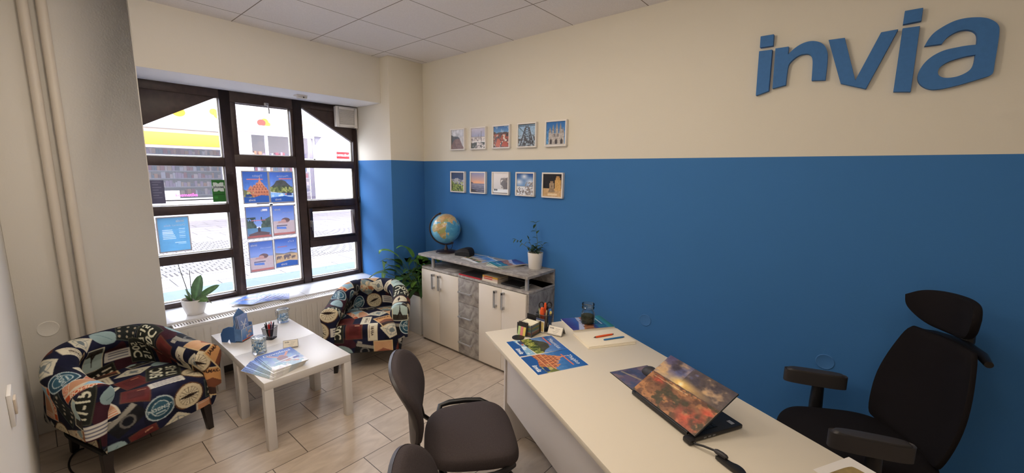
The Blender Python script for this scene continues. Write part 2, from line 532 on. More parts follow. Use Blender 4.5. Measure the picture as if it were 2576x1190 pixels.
# ------------------------------------------------------------------ window
M_WOOD = mat('dark_brown_window_wood', (58, 42, 38), 0.45, noise=0.25, nscale=25, bump=0.1, bscale=120)
M_PANE = mat_glass('window_glass', (248, 250, 252), 0.06)
XB = -0.74
wf = MB()
def bar(y0, y1, z0, z1, x0=XB, x1=XF): wf.box(x0, x1, y0, y1, z0, z1)
bar(-2.305, -2.237, 0.53, 2.405); bar(-0.466, -0.42, 0.53, 2.405)
bar(-1.70, -1.622, 0.53, 2.405); bar(-1.087, -1.003, 0.53, 2.405)
bar(-1.622, -1.577, 1.85, 2.31, XB, XF - 0.004); bar(-1.112, -1.087, 1.85, 2.31, XB, XF - 0.004)
bar(-2.237, -1.70, 0.53, 0.573); bar(-1.622, -1.087, 0.53, 0.574); bar(-1.003, -0.466, 0.53, 0.573)
for (a, b_) in ((-2.237, -1.70), (-1.003, -0.466)):
    bar(a, b_, 0.905, 0.983); bar(a, b_, 1.326, 1.403); bar(a, b_, 1.738, 1.817); bar(a, b_, 2.334, 2.405)
bar(-1.622, -1.087, 1.738, 1.85); bar(-1.622, -1.087, 2.31, 2.405)
win = struct(wf.build('window_1', M_WOOD, bevel=0.004, seg=2))
My = Matrix(((0, 0, 1, 0), (1, 0, 0, 0), (0, 1, 0, 0), (0, 0, 0, 1)))  # xy polygon -> yz plane, extruded along x
for nm, tri in (('spandrel_board', [(-2.237, 2.045), (-1.70, 2.345), (-2.237, 2.345)]), ('spandrel_board', [(-1.003, 2.345), (-0.466, 2.03), (-0.466, 2.345)])):
    MB().prism([tri], 0.05, Matrix.Translation((XF - 0.06, 0, 0)) @ My).build(nm, M_WOOD, win, bevel=0.003)
sash = MB()
for a in ((-1.0, -0.96, 0.986, 1.323), (-0.493, -0.469, 0.986, 1.323), (-0.96, -0.493, 0.986, 1.013), (-0.96, -0.493, 1.283, 1.323)):
    sash.box(-0.725, XF + 0.012, *a)
sash = sash.build('sash', M_WOOD, win, bevel=0.003)
def pane(y0, y1, z0, z1, parent=win, poly=None):
    lp = poly or [(y0, z0), (y1, z0), (y1, z1), (y0, z1)]
    return MB().prism([lp], 0.006, Matrix.Translation((-0.705, 0, 0)) @ My).build('glass_pane', M_PANE, parent)
pane(0, 0, 0, 0, poly=[(-2.237, 1.817), (-1.70, 1.817), (-1.70, 2.345), (-2.237, 2.045)])
pane(0, 0, 0, 0, poly=[(-1.003, 1.817), (-0.466, 1.817), (-0.466, 2.03), (-1.003, 2.345)])
pane(-1.577, -1.112, 1.85, 2.31); pane(-1.622, -1.087, 0.574, 1.738)
for z0, z1 in ((0.573, 0.905), (0.983, 1.326), (1.403, 1.738)): pane(-2.237, -1.70, z0, z1)
pane(-1.003, -0.466, 0.573, 0.905); pane(-1.003, -0.466, 1.403, 1.738); pane(-0.96, -0.493, 1.013, 1.283, sash)
M_BEAD = mat('glazing_bead_lit_tone', (214, 206, 192), 0.5)  # beads coloured pale to imitate edges lit from outside
bd = MB()
for (y0, y1, z0, z1) in ((-2.237, -1.70, 0.573, 0.905), (-2.237, -1.70, 0.983, 1.326), (-2.237, -1.70, 1.403, 1.738), (-2.237, -1.70, 1.817, 2.34), (-1.577, -1.112, 1.85, 2.31),
                         (-1.622, -1.087, 0.574, 1.738), (-1.003, -0.466, 0.573, 0.905), (-1.003, -0.466, 1.403, 1.738), (-1.003, -0.466, 1.817, 2.03)):
    bd.box(-0.735, -0.708, y1 - 0.007, y1, z0, z1); bd.box(-0.735, -0.708, y0, y1, z0, z0 + 0.007)
o = bd.build('glazing_bead', M_BEAD, win); o['label'] = 'outer glazing beads, pale tone standing for daylit edges'
M_STEEL = mat('brushed_steel', (170, 170, 172), 0.35, 0.9)
hb = MB(); hb.box(0, 0.012, -0.011, 0.011, -0.035, 0.035); hb.box(0.012, 0.03, -0.008, 0.008, -0.008, 0.03); hb.box(0.03, 0.04, -0.008, 0.008, -0.07, 0.03)
o = hb.build('window_handle', M_STEEL, sash, loc=(XF + 0.012, -0.982, 1.16), bevel=0.003); o['label'] = 'small steel handle'
hb = MB(); hb.box(0, 0.012, -0.02, 0.02, -0.012, 0.012); hb.tube([(0.012, 0, 0), (0.03, 0.004, -0.01), (0.03, 0.012, -0.06), (0.02, 0.014, -0.085)], 0.006, 8)
o = hb.build('window_latch', M_STEEL, win, loc=(XF, -1.325, 2.325), bevel=0.002); o['label'] = 'thin steel latch above the middle pane'

# ------------------------------------------------------------------ outside
GZ = 0.2
def mat_paving():
    m, nt, b, o = nodes_of('street_paving')
    x, y, z, p = pos_xyz(nt)
    # near footway slabs
    lx = grid_line(nt, x, -0.9, 0.5, 0.02); ly = grid_line(nt, math_node(nt, 'ADD', y, math_node(nt, 'MULTIPLY', math_node(nt, 'FLOOR', math_node(nt, 'DIVIDE', math_node(nt, 'ADD', x, 20.9), 0.5)), 0.37)), 0.0, 0.8, 0.014)
    slab = math_node(nt, 'MAXIMUM', lx, ly)
    # setts laid in fans
    W, R = 1.15, 0.1
    fy = math_node(nt, 'SUBTRACT', math_node(nt, 'FRACT', math_node(nt, 'DIVIDE', math_node(nt, 'ADD', y, 50), W)), 0.5)
    arch = math_node(nt, 'ADD', x, math_node(nt, 'MULTIPLY', math_node(nt, 'MULTIPLY', fy, fy), 1.5))
    ring = math_node(nt, 'DIVIDE', math_node(nt, 'ADD', arch, 40), 0.115)
    rf = math_node(nt, 'FRACT', ring)
    rl = math_node(nt, 'LESS_THAN', rf, 0.22)
    rid = math_node(nt, 'FLOOR', ring)
    cu = math_node(nt, 'FRACT', math_node(nt, 'ADD', math_node(nt, 'MULTIPLY', fy, 9.0), math_node(nt, 'MULTIPLY', rid, 0.47)))
    cl = math_node(nt, 'LESS_THAN', math_node(nt, 'ABSOLUTE', cu), 0.13)
    sett = math_node(nt, 'MAXIMUM', rl, cl)
    # gutter slots
    gut = math_node(nt, 'LESS_THAN', math_node(nt, 'FRACT', math_node(nt, 'DIVIDE', math_node(nt, 'ADD', y, 50), 0.06)), 0.45)
    n = nt.nodes.new('ShaderNodeTexNoise'); n.inputs['Scale'].default_value = 1.3; n.inputs['Detail'].default_value = 5; nt.links.new(p, n.inputs[0])
    light = mix_rgb(nt, n.outputs['Fac'], rgba((100, 96, 99)), rgba((126, 121, 124)))
    slabc = mix_rgb(nt, slab, light, rgba((34, 30, 31)))
    settc = mix_rgb(nt, sett, light, rgba((16, 13, 14)))
    gutc = mix_rgb(nt, gut, rgba((110, 104, 104)), rgba((40, 34, 34)))
    def lt(v): return math_node(nt, 'LESS_THAN', x, v)
    c = mix_rgb(nt, lt(-3.55), slabc, gutc)
    c = mix_rgb(nt, lt(-3.72), c, settc)
    c = mix_rgb(nt, lt(-6.65), c, slabc)
    nt.links.new(c, b.inputs['Base Color']); b.inputs['Roughness'].default_value = 0.85
    return m
struct(box('street_paving', -11.1, -1.25, -14, 22, GZ - 0.3, GZ, mat_paving()))
M_LEDGE = mat('pale_blue_ledge_paint', (36, 66, 82), 0.6)
lg = MB().box(-1.24, XO + 0.04, -4, 1.4, GZ, 0.545)
struct(lg.build('ledge', M_LEDGE, bevel=0.01))
struct(box('outside_sill', XO, XB + 0.01, -2.4, -0.35, 0.5, 0.55, mat('white_outer_sill', (225, 225, 228), 0.5)))
struct(box('exterior_wall', XO - 0.04, XO, -7, YL - 0.2, GZ, 3.6, M_CREAM))

XS = -11.0
M_FAC = mat('white_facade_plaster', (226, 216, 226), 0.85)
fac = thing('shop_building', 'white plastered shop building across the street seen through the window', 'building', (XS, 0, GZ))
fb = MB()
def fx(y0, y1, z0, z1, x0=-0.5, x1=0.0): fb.box(x0, x1, y0, y1, z0 - GZ, z1 - GZ)
fx(-12, 20, 2.86, 5.4)                       # upper wall
fx(-12, -1.6, GZ, 2.86); fx(1.05, 1.81, GZ, 2.86); fx(3.76, 20, GZ, 2.86)
fx(-1.6, 1.05, GZ, 0.83); fx(1.81, 3.76, GZ, 0.55); fx(-1.6, 1.05, 2.27, 2.86)
fx(-12, 20, 2.98, 3.08, 0.0, 0.06); fx(-12, 20, 2.86, 2.98, 0.0, 0.10)
fx(-12, 20, 2.78, 2.86, 0.0, 0.02)
fb.build('wall', M_FAC, fac)
o = box('signboard', 0.0, 0.12, -1.9, 1.35, 2.345 - GZ, 2.68 - GZ, mat('yellow_signboard', (250, 214, 60), 0.5), fac, 0.01); o['label'] = 'yellow signboard over the shop window'
box('cornice', 0.0, 0.14, -1.9, 1.35, 2.78 - GZ, 2.86 - GZ, mat('grey_metal_cornice', (150, 148, 156), 0.5), fac, 0.01)
M_FRM = mat('white_shop_frame', (226, 222, 230), 0.5)
sf = MB()
for y0, y1, z0, z1 in ((-1.6, 1.05, 2.0, 2.08), (-1.6, 1.05, 0.8, 0.87), (0.98, 1.05, 0.87, 2.27), (-1.6, -1.53, 0.87, 2.27), (2.19, 2.28, 0.55, 2.86), (2.98, 3.1, 0.55, 2.86), (3.70, 3.76, 0.55, 2.86), (1.81, 3.76, 1.95, 2.1), (1.81, 3.76, 0.5, 0.6)):
    sf.box(-0.06, 0.0, y0, y1, z0 - GZ, z1 - GZ)
sf.build('shop_window_frame', M_FRM, fac)
M_SHOPG = mat_glass('shop_glass', (205, 205, 212), 0.10)
box('shop_window_pane', -0.035, -0.03, -1.53, 0.98, 0.87 - GZ, 2.27 - GZ, M_SHOPG, fac)
box('shop_window_pane', -0.035, -0.03, 1.81, 3.70, 0.6 - GZ, 2.86 - GZ, M_SHOPG, fac)
M_SHOPIN = mat('shop_interior', (150, 140, 132), 0.8)
sh = MB(); sh.box(-1.6, -1.55, -2.0, 4.2, 0.3 - GZ, 3.0 - GZ); sh.box(-1.55, -0.5, -2.0, 4.2, 0.25 - GZ, 0.3 - GZ); sh.box(-1.55, -0.5, -2.0, 4.2, 2.95 - GZ, 3.0 - GZ)
sh.build('shop_interior', M_SHOPIN, fac)
sb = MB()
for z in (0.9, 1.15, 1.4, 1.62, 1.85, 2.1): sb.box(-1.1, -0.75, -1.9, 3.9, z - GZ, z + 0.025 - GZ)
sb.build('shop_shelf', mat('shop_shelf_board', (210, 204, 200), 0.6), fac)
# goods on the shelves: hundreds of small packs, one object
gv = []; gc = []
pal = [(196, 96, 96), (230, 190, 150), (240, 236, 230), (120, 110, 130), (222, 150, 90), (180, 60, 80), (90, 120, 140), (245, 220, 200), (205, 170, 190), (150, 60, 60)]
for z in (0.925, 1.175, 1.425, 1.645, 1.875, 2.125):
    y = -1.85
    while y < 3.8:
        wd = random.uniform(0.05, 0.11); hh = random.uniform(0.08, 0.19)
        gv.append((y, wd * 0.9, z, hh)); gc.append(random.choice(pal)); y += wd
me = bpy.data.meshes.new('shop_goods'); V = []; Fc = []; Cc = []
for (y, wd, z, hh), c in zip(gv, gc):
    k = len(V)
    for (a, b_, e) in ((-.95, 0, 0), (-.8, 0, 0), (-.8, 1, 0), (-.95, 1, 0), (-.95, 0, 1), (-.8, 0, 1), (-.8, 1, 1), (-.95, 1, 1)):
        V.append((XS + a, y + b_ * wd, z + e * hh)); Cc.append((*lin(c), 1))
    Fc += [tuple(k + i for i in f) for f in ((3, 2, 1, 0), (4, 5, 6, 7), (0, 1, 5, 4), (1, 2, 6, 5), (2, 3, 7, 6), (3, 0, 4, 7))]
me.from_pydata(V, [], Fc); at = me.color_attributes.new('Col', 'FLOAT_COLOR', 'POINT'); at.data.foreach_set('color', np.array(Cc, np.float32).ravel())
tag(link('shop_goods', me, mat_attr('goods_packaging', 0.6)), 'mixed packaged goods on the shelves of the shop across the street', 'goods', kind='stuff')
sl_ = bpy.data.lights.new('shop_fill_light', 'AREA'); sl_.shape = 'RECTANGLE'; sl_.size = 0.7; sl_.size_y = 5.0; sl_.energy = 420; slo = bpy.data.objects.new('shop_fill_light', sl_); COL.objects.link(slo); slo.location = (XS - 0.42, 1.1, 2.9); slo.rotation_euler = (0, math.radians(30), 0)  # added light that brightens the shelves and goods behind the shop glass
RW = (PI / 2, 0, PI / 2)      # lettering that faces +x, reading along +y
def fdisc(cy, cz, ry, rz, c, dx=0.07, nm='sign_emblem'):
    pr = [(ry * math.cos(a), rz * math.sin(a)) for a in np.linspace(0, 2 * PI, 28, endpoint=False)]
    return MB().prism([pr], 0.012, Matrix.Translation((dx, cy, cz - GZ)) @ My).build(nm, mat('emblem_%d_%d_%d' % c, c, 0.5), fac)
for cy, cz, ry, rz, c, dx in ((0.06, 3.26, 0.15, 0.12, (255, 170, 30), 0.0), (0.88, 3.36, 0.10, 0.09, (255, 190, 60), 0.0), (0.98, 3.30, 0.11, 0.13, (250, 160, 60), 0.013),
                          (2.12, 3.17, 0.12, 0.10, (240, 70, 60), 0.026), (2.22, 3.2, 0.11, 0.11, (250, 150, 50), 0.013), (2.30, 3.14, 0.09, 0.07, (255, 220, 60), 0.0)):
    fdisc(cy, cz, ry, rz, c, dx)
text('sign_lettering', 'drogerie', 0.25, mat('pale_orange_letters', (226, 182, 120), 0.5), fac, (0.004, 3.02, 3.235 - GZ), RW, bold=0.01, extrude=0.003)
text('window_lettering', 'kosmetika', 0.125, mat('pink_letters', (240, 90, 180), 0.5), fac, (-0.02, -0.21, 0.92 - GZ), RW, bold=0.02, extrude=0.002)
fdisc(4.78, 2.67, 0.15, 0.15, (188, 178, 190), 0.0, 'vent_cover')
sp = box('street_plate', 0.0, 0.015, 4.53, 5.01, 2.14 - GZ, 2.38 - GZ, mat('red_street_plate', (170, 16, 30), 0.4), fac, 0.004); sp['label'] = 'red enamel street name plate'
text('lettering', 'OSTRUŽNÁ', 0.095, M_WHITE_INK, sp, (0.018, 4.77, 2.225 - GZ), RW, bold=0.025, align='CENTER', extrude=0.001)
pb = MB(); pb.box(0.0, 0.03, 3.78, 4.9, 0.55 - GZ, 1.8 - GZ); pb.build('wall_panel', mat('lilac_panel', (206, 198, 222), 0.6), fac)
aw = MB().prism([[(3.76, 2.86), (3.98, 2.86), (3.77, 2.58)]], 0.05, Matrix.Translation((0.0, 0, -GZ)) @ My).build('awning_bracket', mat('grey_bracket', (130, 124, 136), 0.5), fac)
box('window_board', -0.028, -0.02, -0.62, -0.11, 0.87 - GZ, 1.09 - GZ, mat('white_board', (240, 238, 240), 0.5), fac)

# ------------------------------------------------------------------ light
SKY_HI, SKY_LO = 18.0, 5.0
wd = bpy.data.worlds.new('sky'); SC.world = wd; wd.use_nodes = True
nt_ = wd.node_tree; bg = nt_.nodes['Background']; bg.inputs[0].default_value = (0.88, 0.91, 1.0, 1)
tc_ = nt_.nodes.new('ShaderNodeTexCoord'); sx_ = nt_.nodes.new('ShaderNodeSeparateXYZ'); nt_.links.new(tc_.outputs['Generated'], sx_.inputs[0])
mr_ = nt_.nodes.new('ShaderNodeMapRange'); mr_.interpolation_type = 'SMOOTHSTEP'      # hazy sky, brightest beyond the houses opposite
mr_.inputs['From Min'].default_value = -0.9; mr_.inputs['From Max'].default_value = 0.25; mr_.inputs['To Min'].default_value = SKY_HI; mr_.inputs['To Max'].default_value = SKY_LO
nt_.links.new(sx_.outputs['X'], mr_.inputs['Value']); nt_.links.new(mr_.outputs['Result'], bg.inputs[1])
sun = bpy.data.lights.new('sun', 'SUN'); sun.energy = 6.5; sun.angle = 0.01; sun.color = (1.0, 0.96, 0.9)
so = bpy.data.objects.new('sun', sun); COL.objects.link(so)
so.rotation_euler = Vector((-0.52, 0.10, -0.85)).to_track_quat('-Z', 'Y').to_euler()
def lamp(x, y, e, size=0.35):
    l = bpy.data.lights.new('ceiling_lamp', 'AREA'); l.shape = 'DISK'; l.size = size; l.energy = e; l.color = (1.0, 0.88, 0.72)
    o = bpy.data.objects.new('ceiling_lamp', l); COL.objects.link(o); o.location = (x, y, H - 0.02)
for x_, y_, e_ in ((1.4, -1.35, 11), (2.7, -1.45, 11), (4.6, -1.6, 5), (1.5, -2.4, 7), (3.4, -2.55, 7), (5.6, -2.2, 3)): lamp(x_, y_, e_ * 0.6)
def ceiling_fill(x, y, z, e):  # unseen added point light that lifts the ceiling brightness
    l = bpy.data.lights.new('ceiling_fill_light', 'POINT'); l.shadow_soft_size = 0.14; l.energy = e; l.color = (1.0, 0.88, 0.72)
    o = bpy.data.objects.new('ceiling_fill_light', l); COL.objects.link(o); o.location = (x, y, z)
ceiling_fill(2.0, -2.35, 2.48, 23); ceiling_fill(3.6, -1.9, 2.5, 6)
SC.view_settings.view_transform = 'Standard'; SC.view_settings.look = 'None'
SC.view_settings.exposure = 0.0; SC.view_settings.gamma = 1.0
SC.view_settings.use_curve_mapping = False

# ================================================================== FIXTURES ON THE WALLS
M_WHITE = mat('white_laminate', (216, 211, 206), 0.38)
M_PLASTIC = mat('white_plastic', (228, 224, 220), 0.4)
M_BLACKP = mat('black_plastic', (22, 20, 22), 0.4)
M_SILVER = mat('satin_silver', (178, 178, 180), 0.4, 0.3)

# radiator in the niche
rad = thing('radiator', 'long white panel radiator with slotted top under the windowsill', 'radiator', (-0.24, -2.27, 0.0))
RL = 1.80
rp = MB()
n = int(RL / 0.0045); ys = np.linspace(0, RL, n)
ph = (ys % 0.05) / 0.05
prof = np.clip(1 - np.abs(ph - 0.5) / 0.11, 0, 1) * 0.005
zs = np.array([0.11, 0.125, 0.13, 0.14, 0.452, 0.462, 0.475, 0.50])
amp = np.array([0, 0, 0, 1, 1, 0, 0, 0.0])
X = 0.115 - amp[:, None] * prof[None, :]
V = np.stack([X, np.broadcast_to(ys, X.shape), np.broadcast_to(zs[:, None], X.shape)], -1)
front = grid_obj('front_panel', V, None, mat('radiator_enamel', (226, 220, 212), 0.4), rad, smooth=False)
rp = MB(); rp.box(0.005, 0.113, 0.0, 0.004, 0.11, 0.50); rp.box(0.005, 0.113, RL - 0.004, RL, 0.11, 0.50); rp.box(0.005, 0.02, 0, RL, 0.11, 0.5); rp.box(0.02, 0.112, 0.0, RL, 0.108, 0.112)
rp.build('body', mat('radiator_enamel', (226, 220, 212), 0.4), rad)
gp = MB(); gp.box(0.0, 0.014, 0, RL, 0.505, 0.517); gp.box(0.08, 0.118, 0, RL, 0.500, 0.517)
y = 0.004
while y < RL - 0.01:
    gp.box(0.014, 0.08, y, y + 0.0095, 0.503, 0.516); y += 0.0185
gp.build('top_grille', M_PLASTIC, rad)
box('dark_inside', 0.022, 0.108, 0.004, RL - 0.004, 0.12, 0.47, mat('radiator_core_shadow', (46, 42, 42), 0.8), rad).name = 'core_shade'  # dark block painted as the shade inside the radiator
for yy in (0.08, RL - 0.1): MB().tube([(0.06, yy, 0.12), (0.06, yy, 0.0)], 0.009, 8).build('supply_pipe', M_PLASTIC, rad)

# extractor fan on the window board
fan = thing('extractor_fan', 'square white extractor fan with louvred grille at the top corner of the window', 'fan', (XF, -0.553, 2.285))
MB().box(0.0, 0.045, -0.118, 0.118, -0.105, 0.105).build('housing', M_PLASTIC, fan, bevel=0.006)
gb = MB(); gb.box(0.045, 0.056, -0.12, -0.085, -0.107, 0.107); gb.box(0.045, 0.056, 0.085, 0.12, -0.107, 0.107); gb.box(0.045, 0.056, -0.085, 0.085, -0.107, -0.075); gb.box(0.045, 0.056, -0.085, 0.085, 0.078, 0.107)
gb.build('front_frame', M_PLASTIC, fan, bevel=0.003)
gb = MB()
for i in range(11): gb.box(0.045, 0.054, -0.084, 0.084, -0.072 + i * 0.0138, -0.065 + i * 0.0138)
gb.build('louvre', mat('grey_louvre', (196, 192, 188), 0.5), fan)
cb = MB(); cb.tube([(0.02, 0.10, -0.10), (0.02, 0.122, -0.125), (0.012, 0.128, -0.2), (0.012, 0.128, -0.86), (0.012, 0.128, -1.75)], 0.004, 8)
cb.build('power_cable', mat('grey_cable', (70, 66, 70), 0.5), fan)
cb = MB(); cb.box(0.004, 0.026, 0.116, 0.131, -0.93, -0.86); cb.build('cable_switch', M_BLACKP, fan, bevel=0.003)

# small sensor under the lintel
sen = thing('window_sensor', 'tiny white alarm sensor under the lintel above the middle of the window', 'sensor', (-0.36, -1.13, 2.405))
MB().box(-0.035, 0.035, -0.05, 0.05, -0.012, 0).build('mount', M_PLASTIC, sen, bevel=0.002)
MB().box(-0.02, 0.025, -0.03, 0.05, -0.03, -0.012).build('housing', mat('sensor_grey', (205, 202, 198), 0.5), sen, bevel=0.003)
MB().box(0.0255, 0.027, 0.012, 0.022, -0.026, -0.014).build('lens', M_BLACKP, sen)

# heating pipes
M_PIPE = mat('painted_pipe', (218, 208, 194), 0.45)
for yy, lab in ((-2.775, 'painted heating pipe running floor to ceiling, next to the left corner'), (-2.70, 'painted heating pipe running floor to ceiling, nearer the window')):
    t = thing('heating_pipe', lab, 'pipe', (XW + 0.035, yy, 0), group='heating riser pipes')
    MB().tube([(0, 0, 0), (0, 0, 1.0), (0, 0, 2.0), (0, 0, H)], 0.024, 20).build('pipe', M_PIPE, t, smooth=True)
    for z in (0.9, 2.3): box('bracket', -0.035, -0.01, -0.006, 0.006, z, z + 0.02, M_PIPE, t)

def cover(name, label, loc, rot, m, rad_=0.045):
    t = tag(MB().lathe([(rad_, 0.0), (rad_, 0.002), (rad_ * 0.93, 0.004), (rad_ * 0.88, 0.003), (0.001, 0.0035)], 32).build(name, m, None, loc, rot, smooth=True), label, 'cover plate', 'round junction box covers')
    return t
M_BLUEC = mat('blue_cover_paint', (62, 118, 178), 0.7)
cover('junction_box_cover', 'round painted-over cover plate on the blue wall beyond the glass jar', (2.60, 0.0, 0.648), (PI / 2, 0, 0), M_BLUEC)
cover('junction_box_cover', 'round painted-over cover plate on the blue wall behind the office chair armrest', (3.667, 0.0, 0.666), (PI / 2, 0, 0), M_BLUEC)
cover('junction_box_cover', 'round painted-over cover plate on the cream wall left of the pipes', (XW, -2.885, 0.69), (0, PI / 2, 0), M_CREAM, 0.05)
t = thing('light_switch', 'white wall switch on the left wall above the armchair', 'switch', (1.46, YL, 0.86))
MB().box(-0.06, 0.06, 0, 0.012, -0.06, 0.06).build('plate', M_PLASTIC, t, bevel=0.003)
MB().box(-0.028, 0.028, 0.012, 0.019, -0.028, 0.028).build('rocker', mat('switch_rocker', (204, 190, 172), 0.5), t, bevel=0.002)

# ------------------------------------------------------------------ big letters on the wall
M_LET = mat('blue_foam_letters', (60, 114, 174), 0.7, noise=0.05, nscale=60)
def smooth_loop(p, it=2):
    """round the outline except at sharp corners"""
    p = [np.array(q, float) for q in p]
    for _ in range(it):
        out = []; n = len(p)
        for i in range(n):
            a, b_, c = p[i - 1], p[i], p[(i + 1) % n]
            v1 = b_ - a; v2 = c - b_
            cs = np.dot(v1, v2) / (np.linalg.norm(v1) * np.linalg.norm(v2) + 1e-12)
            if cs < math.cos(math.radians(48)): out.append(b_)
            else: out.append(b_ * .75 + a * .25); out.append(b_ * .75 + c * .25)
        p = out
    return [tuple(q) for q in p]
Mxz = Matrix(((1, 0, 0, 0), (0, 0, -1, 0), (0, 1, 0, 0), (0, 0, 0, 1)))   # xy polygon -> xz plane, extruded towards -y
def letter(name, label, parts):
    x0 = min(q[0] for _, lps in parts for q in lps[0]); z0 = min(q[1] for _, lps in parts for q in lps[0])
    if len(parts) == 1:
        o = MB().prism([[(q[0] - x0, q[1] - z0) for q in lp] for lp in parts[0][1]], 0.028, Mxz).build(name, M_LET, None, (x0, 0.0004, z0), bevel=0.0012, seg=1)
        return tag(o, label, 'sign letter', 'blue sign letters on the wall')
    t = thing(name, label, 'sign letter', (x0, 0.0004, z0), group='blue sign letters on the wall')
    for pn, lps in parts:
        MB().prism([[(q[0] - x0, q[1] - z0) for q in lp] for lp in lps], 0.028, Mxz).build(pn, M_LET, t, bevel=0.0012, seg=1)
    return t
letter('letter_i', 'blue wall letter i, first of the word, small and farthest from the chair', [('stem', [[(3.177, 2.434), (3.243, 2.432), (3.247, 2.205), (3.183, 2.185)]]), ('dot', [[(3.177, 2.515), (3.243, 2.514), (3.245, 2.452), (3.179, 2.453)]])])
n_ = [(3.258, 2.435), (3.321, 2.434), (3.322, 2.392), (3.341, 2.413), (3.369, 2.434), (3.398, 2.444), (3.427, 2.445), (3.457, 2.435), (3.481, 2.416), (3.495, 2.392), (3.503, 2.363), (3.506, 2.312), (3.506, 2.232), (3.445, 2.237), (3.442, 2.311), (3.439, 2.345), (3.431, 2.367), (3.417, 2.38), (3.399, 2.383), (3.379, 2.382), (3.358, 2.37), (3.342, 2.355), (3.33, 2.339), (3.327, 2.304), (3.327, 2.228), (3.264, 2.216)]
letter('letter_n', 'blue wall letter n with curved slanting foot', [('letter', [smooth_loop(n_)])])
letter('letter_v', 'blue wall letter v in the middle of the word', [('letter', [[(3.498, 2.436), (3.566, 2.434), (3.632, 2.215), (3.707, 2.433), (3.77, 2.435), (3.679, 2.166), (3.573, 2.206)]])])
letter('letter_i', 'blue wall letter i between the v and the a, tall with a square dot', [('stem', [[(3.785, 2.436), (3.846, 2.434), (3.849, 2.133), (3.786, 2.14)]]), ('dot', [[(3.784, 2.515), (3.847, 2.515), (3.848, 2.457), (3.784, 2.454)]])])
a_ = [(3.872, 2.339), (3.93, 2.339), (3.94, 2.361), (3.958, 2.377), (3.979, 2.387), (4.0, 2.388), (4.021, 2.38), (4.036, 2.364), (4.041, 2.342), (4.042, 2.315), (4.012, 2.317), (3.978, 2.314), (3.943, 2.31), (3.912, 2.295), (3.889, 2.274), (3.873, 2.247), (3.865, 2.218), (3.865, 2.192), (3.875, 2.166), (3.897, 2.145), (3.924, 2.133), (3.961, 2.135), (4.012, 2.146), (4.062, 2.162), (4.103, 2.175), (4.109, 2.186), (4.107, 2.231), (4.107, 2.295), (4.104, 2.369), (4.096, 2.391), (4.079, 2.41), (4.055, 2.426), (4.027, 2.434), (3.993, 2.438), (3.959, 2.434), (3.926, 2.417), (3.896, 2.394), (3.881, 2.367)]
ah = [(4.044, 2.272), (4.018, 2.271), (3.984, 2.264), (3.957, 2.254), (3.937, 2.237), (3.931, 2.218), (3.935, 2.198), (3.951, 2.185), (3.973, 2.181), (4.001, 2.184), (4.027, 2.198), (4.041, 2.217), (4.045, 2.24)]
letter('letter_a', 'large rounded blue wall letter a at the end of the word', [('letter', [smooth_loop(a_), smooth_loop(ah)])])

# ------------------------------------------------------------------ framed photographs
def ph_road(c):
    c.grad(0, 1, (150, 150, 160), (200, 202, 210)); c.noise(4, 40, c.Y > .6); c.rect(0, 0, 1, .6, (206, 204, 202)); c.ridge(.63, .1, 3, (52, 52, 58))
    c.poly([(0, .2), (.25, .5), (.6, .55), (.8, .4), (1, .1), (1, 0), (0, 0)], (112, 78, 66)); c.poly([(0, .2), (.3, .62), (0, .75)], (60, 62, 60)); c.poly([(.62, .6), (1, .66), (1, .05), (.85, .2)], (196, 194, 196)); c.noise(12, 26)
def ph_harbour(c):
    c.grad(.55, 1, (150, 156, 190), (206, 200, 214)); c.noise(5, 18); c.rect(0, .0, 1, .58, (168, 160, 160)); c.blot(c.Y < .56, 16, .5, (230, 222, 216)); c.blot((c.Y < .5), 22, .6, (120, 108, 110)); c.rect(0, .3, 1, .36, (236, 234, 232)); c.blot(c.Y < .3, 9, .45, (66, 74, 62)); c.line((.72, .05), (.72, .85), .02, (70, 64, 68)); c.rect(.5, .55, .53, .7, (120, 110, 122))
def ph_roofs(c):
    c.grad(.6, 1, (130, 176, 216), (62, 112, 176)); c.blot(c.Y > .62, 5, .56, (190, 204, 220), .6); m = c.ridge(.7, .06, 5, (92, 74, 70)); c.blot(c.Y < .62, 7, .48, (172, 84, 56)); c.blot(c.Y < .6, 9, .58, (222, 208, 194)); c.blot(c.Y < .62, 13, .62, (48, 44, 48)); c.poly([(.1, .1), (.3, .45), (.48, .3), (.4, .05)], (196, 96, 60)); c.poly([(.5, .05), (.62, .3), (.9, .24), (.95, .02)], (184, 80, 48))
def ph_lattice(c):
    c.grad(0, 1, (176, 192, 206), (150, 186, 220)); c.blot(c.Y < .5, 10, .5, (96, 98, 104))
    for a, b_, w_ in (((.1, 0), (.42, .85), .07), ((.9, 0), (.62, .85), .07), ((.28, 0), (.47, .9), .03), ((.72, 0), (.57, .9), .03)): c.line(a, b_, w_, (92, 94, 102))
    for i in range(9):
        y0 = .1 * i; c.line((.12 + .035 * i, y0), (.88 - .035 * i, y0 + .1), .014, (70, 72, 80)); c.line((.88 - .035 * i, y0), (.12 + .035 * i, y0 + .1), .014, (84, 86, 94))
    c.rect(0, .9, 1, .93, (60, 60, 66)); c.rect(0, .96, 1, 1, (40, 40, 44)); c.line((.0, .9), (1, .1), .02, (48, 48, 54)); c.line((.75, .1), (1, .35), .03, (40, 38, 40)); c.noise(24, 30)
